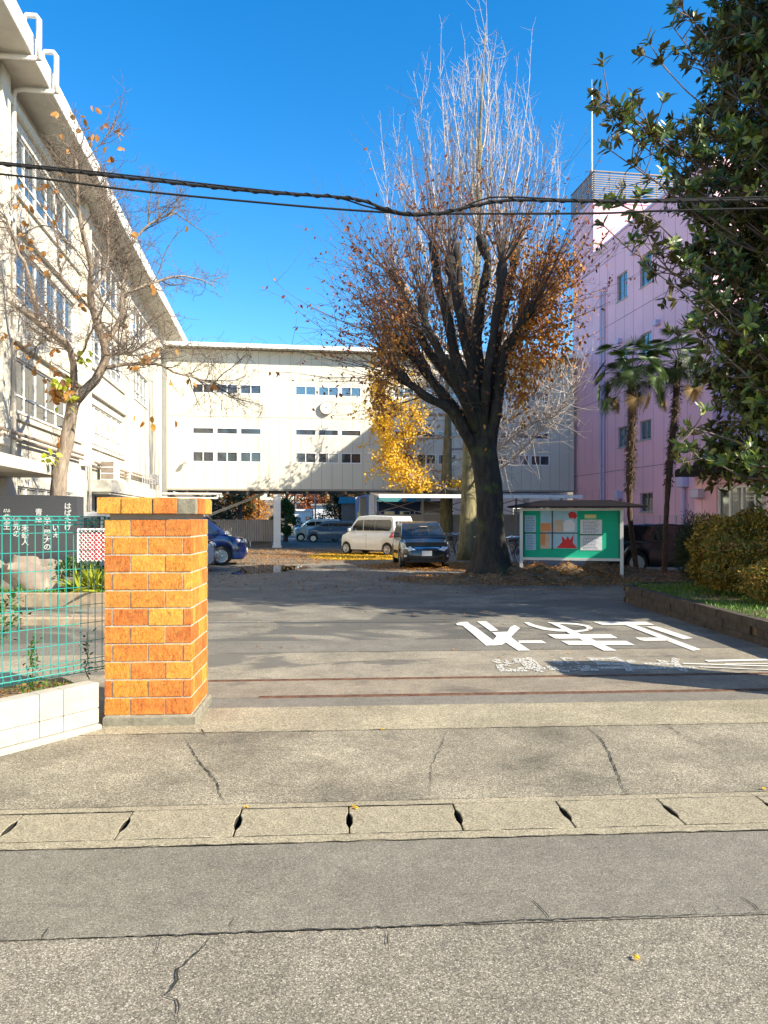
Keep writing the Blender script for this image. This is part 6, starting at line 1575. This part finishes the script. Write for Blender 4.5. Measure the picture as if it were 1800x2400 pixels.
# --- added shade tree and leafy background trees ---
def leafy(name, label, px, Y, base_z, top_z, rad, mat, n, seed, L=.16, trunk=.2, cat='tree', low=.25):
    r = np.random.default_rng(seed); X_ = (px-CX)/FPX*Y; t = wthing(name, label, cat, X_, Y, base_z); H = top_z-base_z
    tk = MB(); tk.tube([(X_, Y, base_z-.2), (X_+.1, Y, base_z+H*.3), (X_, Y, base_z+H*.8)], [trunk, trunk*.8, trunk*.25], 8)
    part(t, 'trunk', tk, M['bark_twig'])
    nb = 26; cs = []
    for i in range(nb):
        z = base_z+H*(low+(1-low)*r.uniform(0, .95)); q = (z-base_z)/H; rr_ = rad*math.sin(math.pi*min(1, max(.12, (q-low*.6)/(1-low*.6)))**.75)*r.uniform(.3, .95); a = r.uniform(0, 6.28); cs.append((X_+rr_*math.cos(a), Y+rr_*math.sin(a), z, rad*r.uniform(.22, .42)))
    B_ = MB()
    for c in cs: B_.tube([(X_, Y, max(base_z+H*.2, c[2]-rad*.5)), (c[0], c[1], c[2])], [.05, .02], 4)
    part(t, 'branches', B_, M['bark_twig'])
    cs = np.array(cs); idx = r.integers(nb, size=n); d = rdir(r, n); P_ = cs[idx, :3]+d*cs[idx, 3:4]*(r.uniform(.3, 1, n)**.5)[:, None]
    V, Fq = kite_arrays(P_, rdir(r, n), d+rdir(r, n)*.6, r.uniform(.6, 1.3, n)*L, r.uniform(.6, 1.2, n)*L*.7); np_obj('crown', V, Fq, mat, t, origin=ORG[t.name]); return t
leafy('unseen_shade_tree', 'unseen evergreen added right of the view to shade the big tree and yard', 2249, 14.0, 0, 13.5, 3.0, M['leaf_green'], 42000, 61, L=.20, trunk=.25, low=.22)  # added outside the view to throw shade on the big tree and yard
leafy('evergreen_tree', 'dark evergreen seen under the left end of the bridge', 560, 56, 0, 6.5, 2.0, M['leaf_dark'], 5000, 1)
leafy('broadleaf_tree', 'dark slender tree left of the orange maple under the bridge', 498, 54, 0, 6.5, 1.3, M['leaf_dark'], 1600, 2, trunk=.12)
leafy('maple_tree', 'orange and gold maple behind the corrugated fence', 605, 60, 0, 7.0, 2.6, M['leaf_orange'], 8000, 3)
leafy('maple_tree', 'low golden maple between the dark evergreen and the blue minivan', 535, 58, 0, 3.9, 1.7, M['leaf_orange'], 4000, 4)
leafy('maple_tree', 'reddish maple just right of the white column', 690, 82, 0, 8.5, 3.0, M['leaf_zel'], 5000, 5, L=.22)
leafy('round_tree', 'small round green tree right of the white column', 668, 52, 0, 2.9, 1.0, M['leaf_green'], 5000, 6)
leafy('conifer_tree', 'dark green pine beside the porch roof beyond the bridge', 795, 66, 0, 3.9, 2.0, M['leaf_dark'], 4500, 7)
leafy('round_shrub', 'clipped green shrub behind the white wagon', 730, 58, 0, 1.6, .7, M['leaf_green'], 1800, 8, cat='shrub', low=.1)
for i, (px, Y, h, m_, lab) in enumerate(((720, 130, 10.5, 'leaf_zel', 'russet tree on the distant slope, left of three'), (765, 135, 10, 'leaf_brown', 'brown tree on the distant slope, middle of three'), (815, 125, 9, 'leaf_brown', 'brown tree on the distant slope, right of three'))):
    leafy('hillside_tree', lab, px, Y, 1.5, h, 4.0, M[m_], 2600, 20+i, L=.5, low=.1)
hl = MB(); V = []; nx, ny = 60, 10
for j in range(ny+1):
    for i in range(nx+1):
        x = -90+180*i/nx; y = 105+60*j/ny; V.append((x, y, (-.3+7.5*math.sin(math.pi*.5*j/ny)*(1+.2*math.sin(x*.07)))*(1 if j else 0)))
hl.add(V, [(j*(nx+1)+i, j*(nx+1)+i+1, (j+1)*(nx+1)+i+1, (j+1)*(nx+1)+i) for j in range(ny) for i in range(nx)]); tag(hl.build('hill', M['hill'], smooth=True), kind='structure')

# ------------------------------------------------------------------ things beyond and under the bridge
cf = thing('corrugated_fence', 'grey corrugated metal fence between the blue minivan and the column', 'fence', (0, 0, 0)); p0_ = F(-4.6, BU+1.9); cf.location = p0_; cf.rotation_euler = (0, 0, ANG)
q = MB(); n = 140; Ln = 4.5; V = []
for i in range(n+1):
    x = Ln*i/n; y = .03*(1 if (i//2) % 2 else -1); V += [(x, y, .32), (x, y, 1.58)]
q.add(V, [(2*i, 2*i+2, 2*i+3, 2*i+1) for i in range(n)]); part(cf, 'sheet', q, M['corr'])
q = MB()
for x in (0, 1.5, 3.0, 4.4): q.box(x, x+.06, .04, .10, 0, 1.6)
q.box(0, Ln, .04, .09, 1.2, 1.25); part(cf, 'frame', q, M['alu'])
cf2 = thing('stacked_timber', 'dark low stack of timber below the corrugated fence', 'timber', p0_+Vector((.2, .2, 0)), ANG); q = MB()
for k in range(5): q.bbox(.1+.03*k, 4.0, .12+.05*k, .30+.05*k, .002+k*.06, .055+k*.06, .006)
part(cf2, 'planks', q, M['darkpipe'])
br = thing('brace_rod', 'pale diagonal braces under the left end of the bridge', 'brace', F(-3.5, BU+2.2), ANG, org=(-3.5, BU+2.2, 0)); q = MB()
q.tube([(-4.0, BU+2.2, 1.85), (-.6, BU+2.2, 3.2)], .05, 8); q.tube([(-4.0, BU+2.25, 1.75), (-.8, BU+2.25, 3.05)], .03, 6); q.tube([(-4.1, BU+2.2, 1.8), (-6.2, BU+2.2, 3.1)], .05, 8); q.box(-4.15, -3.95, BU+2.1, BU+2.3, 0, 2.1)
part(br, 'rods', q, M['pipe'])
q = MB(); p = F(0, 0); 
pp = thing('pipe_run', 'horizontal pipes under the junction of bridge and left building', 'pipe', F(-5.5, BU-1.2), ANG, org=(-5.5, BU-1.2, 0))
q.tube([(-6.2, BU-.6, 2.98), (-3.0, BU-.6, 2.98)], .06, 8); q.tube([(-6.2, BU-.6, 2.75), (-3.2, BU-.6, 2.75)], .05, 8); part(pp, 'pipes', q, M['pipe'])
def bld(name, label, cat, px0, px1, Y0, depth, z1, wallm, roofm, rz=None, wins=(), over=.25, rot=0.0):
    x0 = (px0-CX)/FPX*Y0; x1 = (px1-CX)/FPX*Y0; t = thing(name, label, cat, ((x0+x1)/2, Y0, 0), rot, org=((x0+x1)/2, Y0, 0))
    q = MB(); q.box(x0, x1, Y0, Y0+depth, -.05, z1); part(t, 'wall', q, wallm); q = MB()
    if rz: 
        q.add([(x0-over, Y0-over, z1), (x1+over, Y0-over, z1), (x1+over, Y0+depth+over, z1), (x0-over, Y0+depth+over, z1), (x0-over, Y0+depth/2, rz), (x1+over, Y0+depth/2, rz)], [(0, 1, 5, 4), (2, 3, 4, 5), (1, 2, 5), (3, 0, 4), (3, 2, 1, 0)])
    else: q.box(x0-over, x1+over, Y0-over, Y0+depth+over, z1+.002, z1+.16)
    part(t, 'roof', q, roofm)
    for (a, b, za, zb, g) in wins:
        xa = x0+(x1-x0)*a; xb = x0+(x1-x0)*b; q = MB(); q.box(xa, xb, Y0-.04, Y0-.002, za, zb); w_ = part(t, 'window', q, M['frame_white']); q = MB(); q.box(xa+.05, xb-.05, Y0-.05, Y0-.041, za+.05, zb-.05); part(t, 'pane', q, g, parent=w_)
    return t
bld('white_shed', 'low white shed beyond the bridge, left of the wagons', 'shed', 688, 732, 74, 4, 2.4, M['shed_white'], M['shed_white'], wins=((.62, .85, .2, 1.9, M['glass_sky_tint']),))
bld('white_shed', 'small white shed with a slightly higher roof, right of the other one', 'shed', 735, 775, 72, 4, 2.9, M['shed_white'], M['greyroof'])
t = thing('lamp_pole', 'thin grey pole standing between the white sheds', 'pole', (at(739, 1250, 60).x, 60, 0)); q = MB(); q.tube([(0, 0, 0), (0, 0, 6.5)], .07, 8); q.tube([(0, 0, 6.5), (.5, -.2, 6.6)], .04, 6); part(t, 'shaft', q, M['aludark'])
bld('two_storey_house', 'pale two storey building with rows of windows beyond the bridge', 'building', 833, 900, 58, 10, 5.8, M['lav'], M['greyroof'], rz=7.4, wins=tuple((a, a+.14, z, z+1.2, M['glass_dark']) for a in (.06, .26, .46, .66) for z in (1.0, 3.8)), rot=0)
bld('porch', 'small porch with a green roof beside the dark pine', 'porch', 800, 834, 62, 3, 2.9, M['darkpipe'], M['tealroof'], rz=3.5)
bld('gym_annex', 'low navy building with a wide teal roof behind the bridge', 'building', 888, 1010, 56, 8, 2.9, M['navywall'], M['tealroof'], rz=5.6, over=.6, wins=((.1, .3, .8, 2.2, M['glass_dark']), (.4, .6, .8, 2.2, M['glass_dark']), (.68, .86, .8, 2.2, M['glass_dark'])))
bld('workshop', 'dark blue grey building under the right half of the bridge', 'building', 1010, 1330, 54, 9, 4.2, M['navywall'], M['greyroof'], over=.4, wins=tuple((a, a+.08, 1.0, 2.4, M['glass_dark']) for a in (.08, .25, .42, .6, .8)))
# bicycle shelters
sh = fthing('bicycle_shelter', 'bicycle shelter with pale roof edge and cross braced posts behind the big tree', 'shelter', 10.2, 34.5)
x0_, x1_ = 4.6, 14.4; q = MB()
q.add([(x0_, 33.6, 2.62), (x1_, 33.6, 2.62), (x1_, 37, 2.9), (x0_, 37, 2.9), (x0_, 33.6, 2.68), (x1_, 33.6, 2.68), (x1_, 37, 2.96), (x0_, 37, 2.96)], [(3,2,1,0),(4,5,6,7),(0,1,5,4),(1,2,6,5),(2,3,7,6),(3,0,4,7)])
rf_ = part(sh, 'roof', q, M['greyroof']); q = MB(); q.box(x0_, x1_, 33.52, 33.597, 2.60, 2.76); part(sh, 'roof_edge', q, M['fascia'], parent=rf_)
for x in np.arange(x0_+.1, x1_, 2.4):
    q = MB(); q.box(x, x+.08, 36.0, 36.08, 0, 2.78); part(sh, 'post', q, M['aludark'])
q = MB()
for x in np.arange(x0_+.14, x1_-2.3, 2.4): q.tube([(x, 36.04, 2.6), (x+2.4, 36.04, 1.9)], .02, 5); q.tube([(x, 36.04, 1.9), (x+2.4, 36.04, 2.6)], .02, 5)
q.box(x0_, x1_, 36.1, 36.14, 0.02, 1.85); part(sh, 'back_panel', q, M['corr'])
ds = bld('storage_shed', 'small beige storage shed with rounded roof behind the yellow ginkgo trunk', 'shed', 1000, 1052, 43.5, 3, 2.0, M['shed_white'], M['kerb'], rz=2.7)
ps = thing('mesh_fence', 'thin grey wire fence in front of the pink building', 'fence', F(13.5, 24.5), ANG+R(90), org=(0, 0, 0)); q = MB()
for i in range(9): q.tube([(-2+i*1.1, 0, 0), (-2+i*1.1, 0, 1.75)], .022, 6)
for z in (.25, .65, 1.05, 1.4, 1.73): q.tube([(-2, 0, z), (6.8, 0, z)], .008, 4)
for i in range(80): q.tube([(-2+i*.11, 0, .1), (-2+i*.11, 0, 1.73)], .003, 3)
part(ps, 'wires', q, M['aludark'])
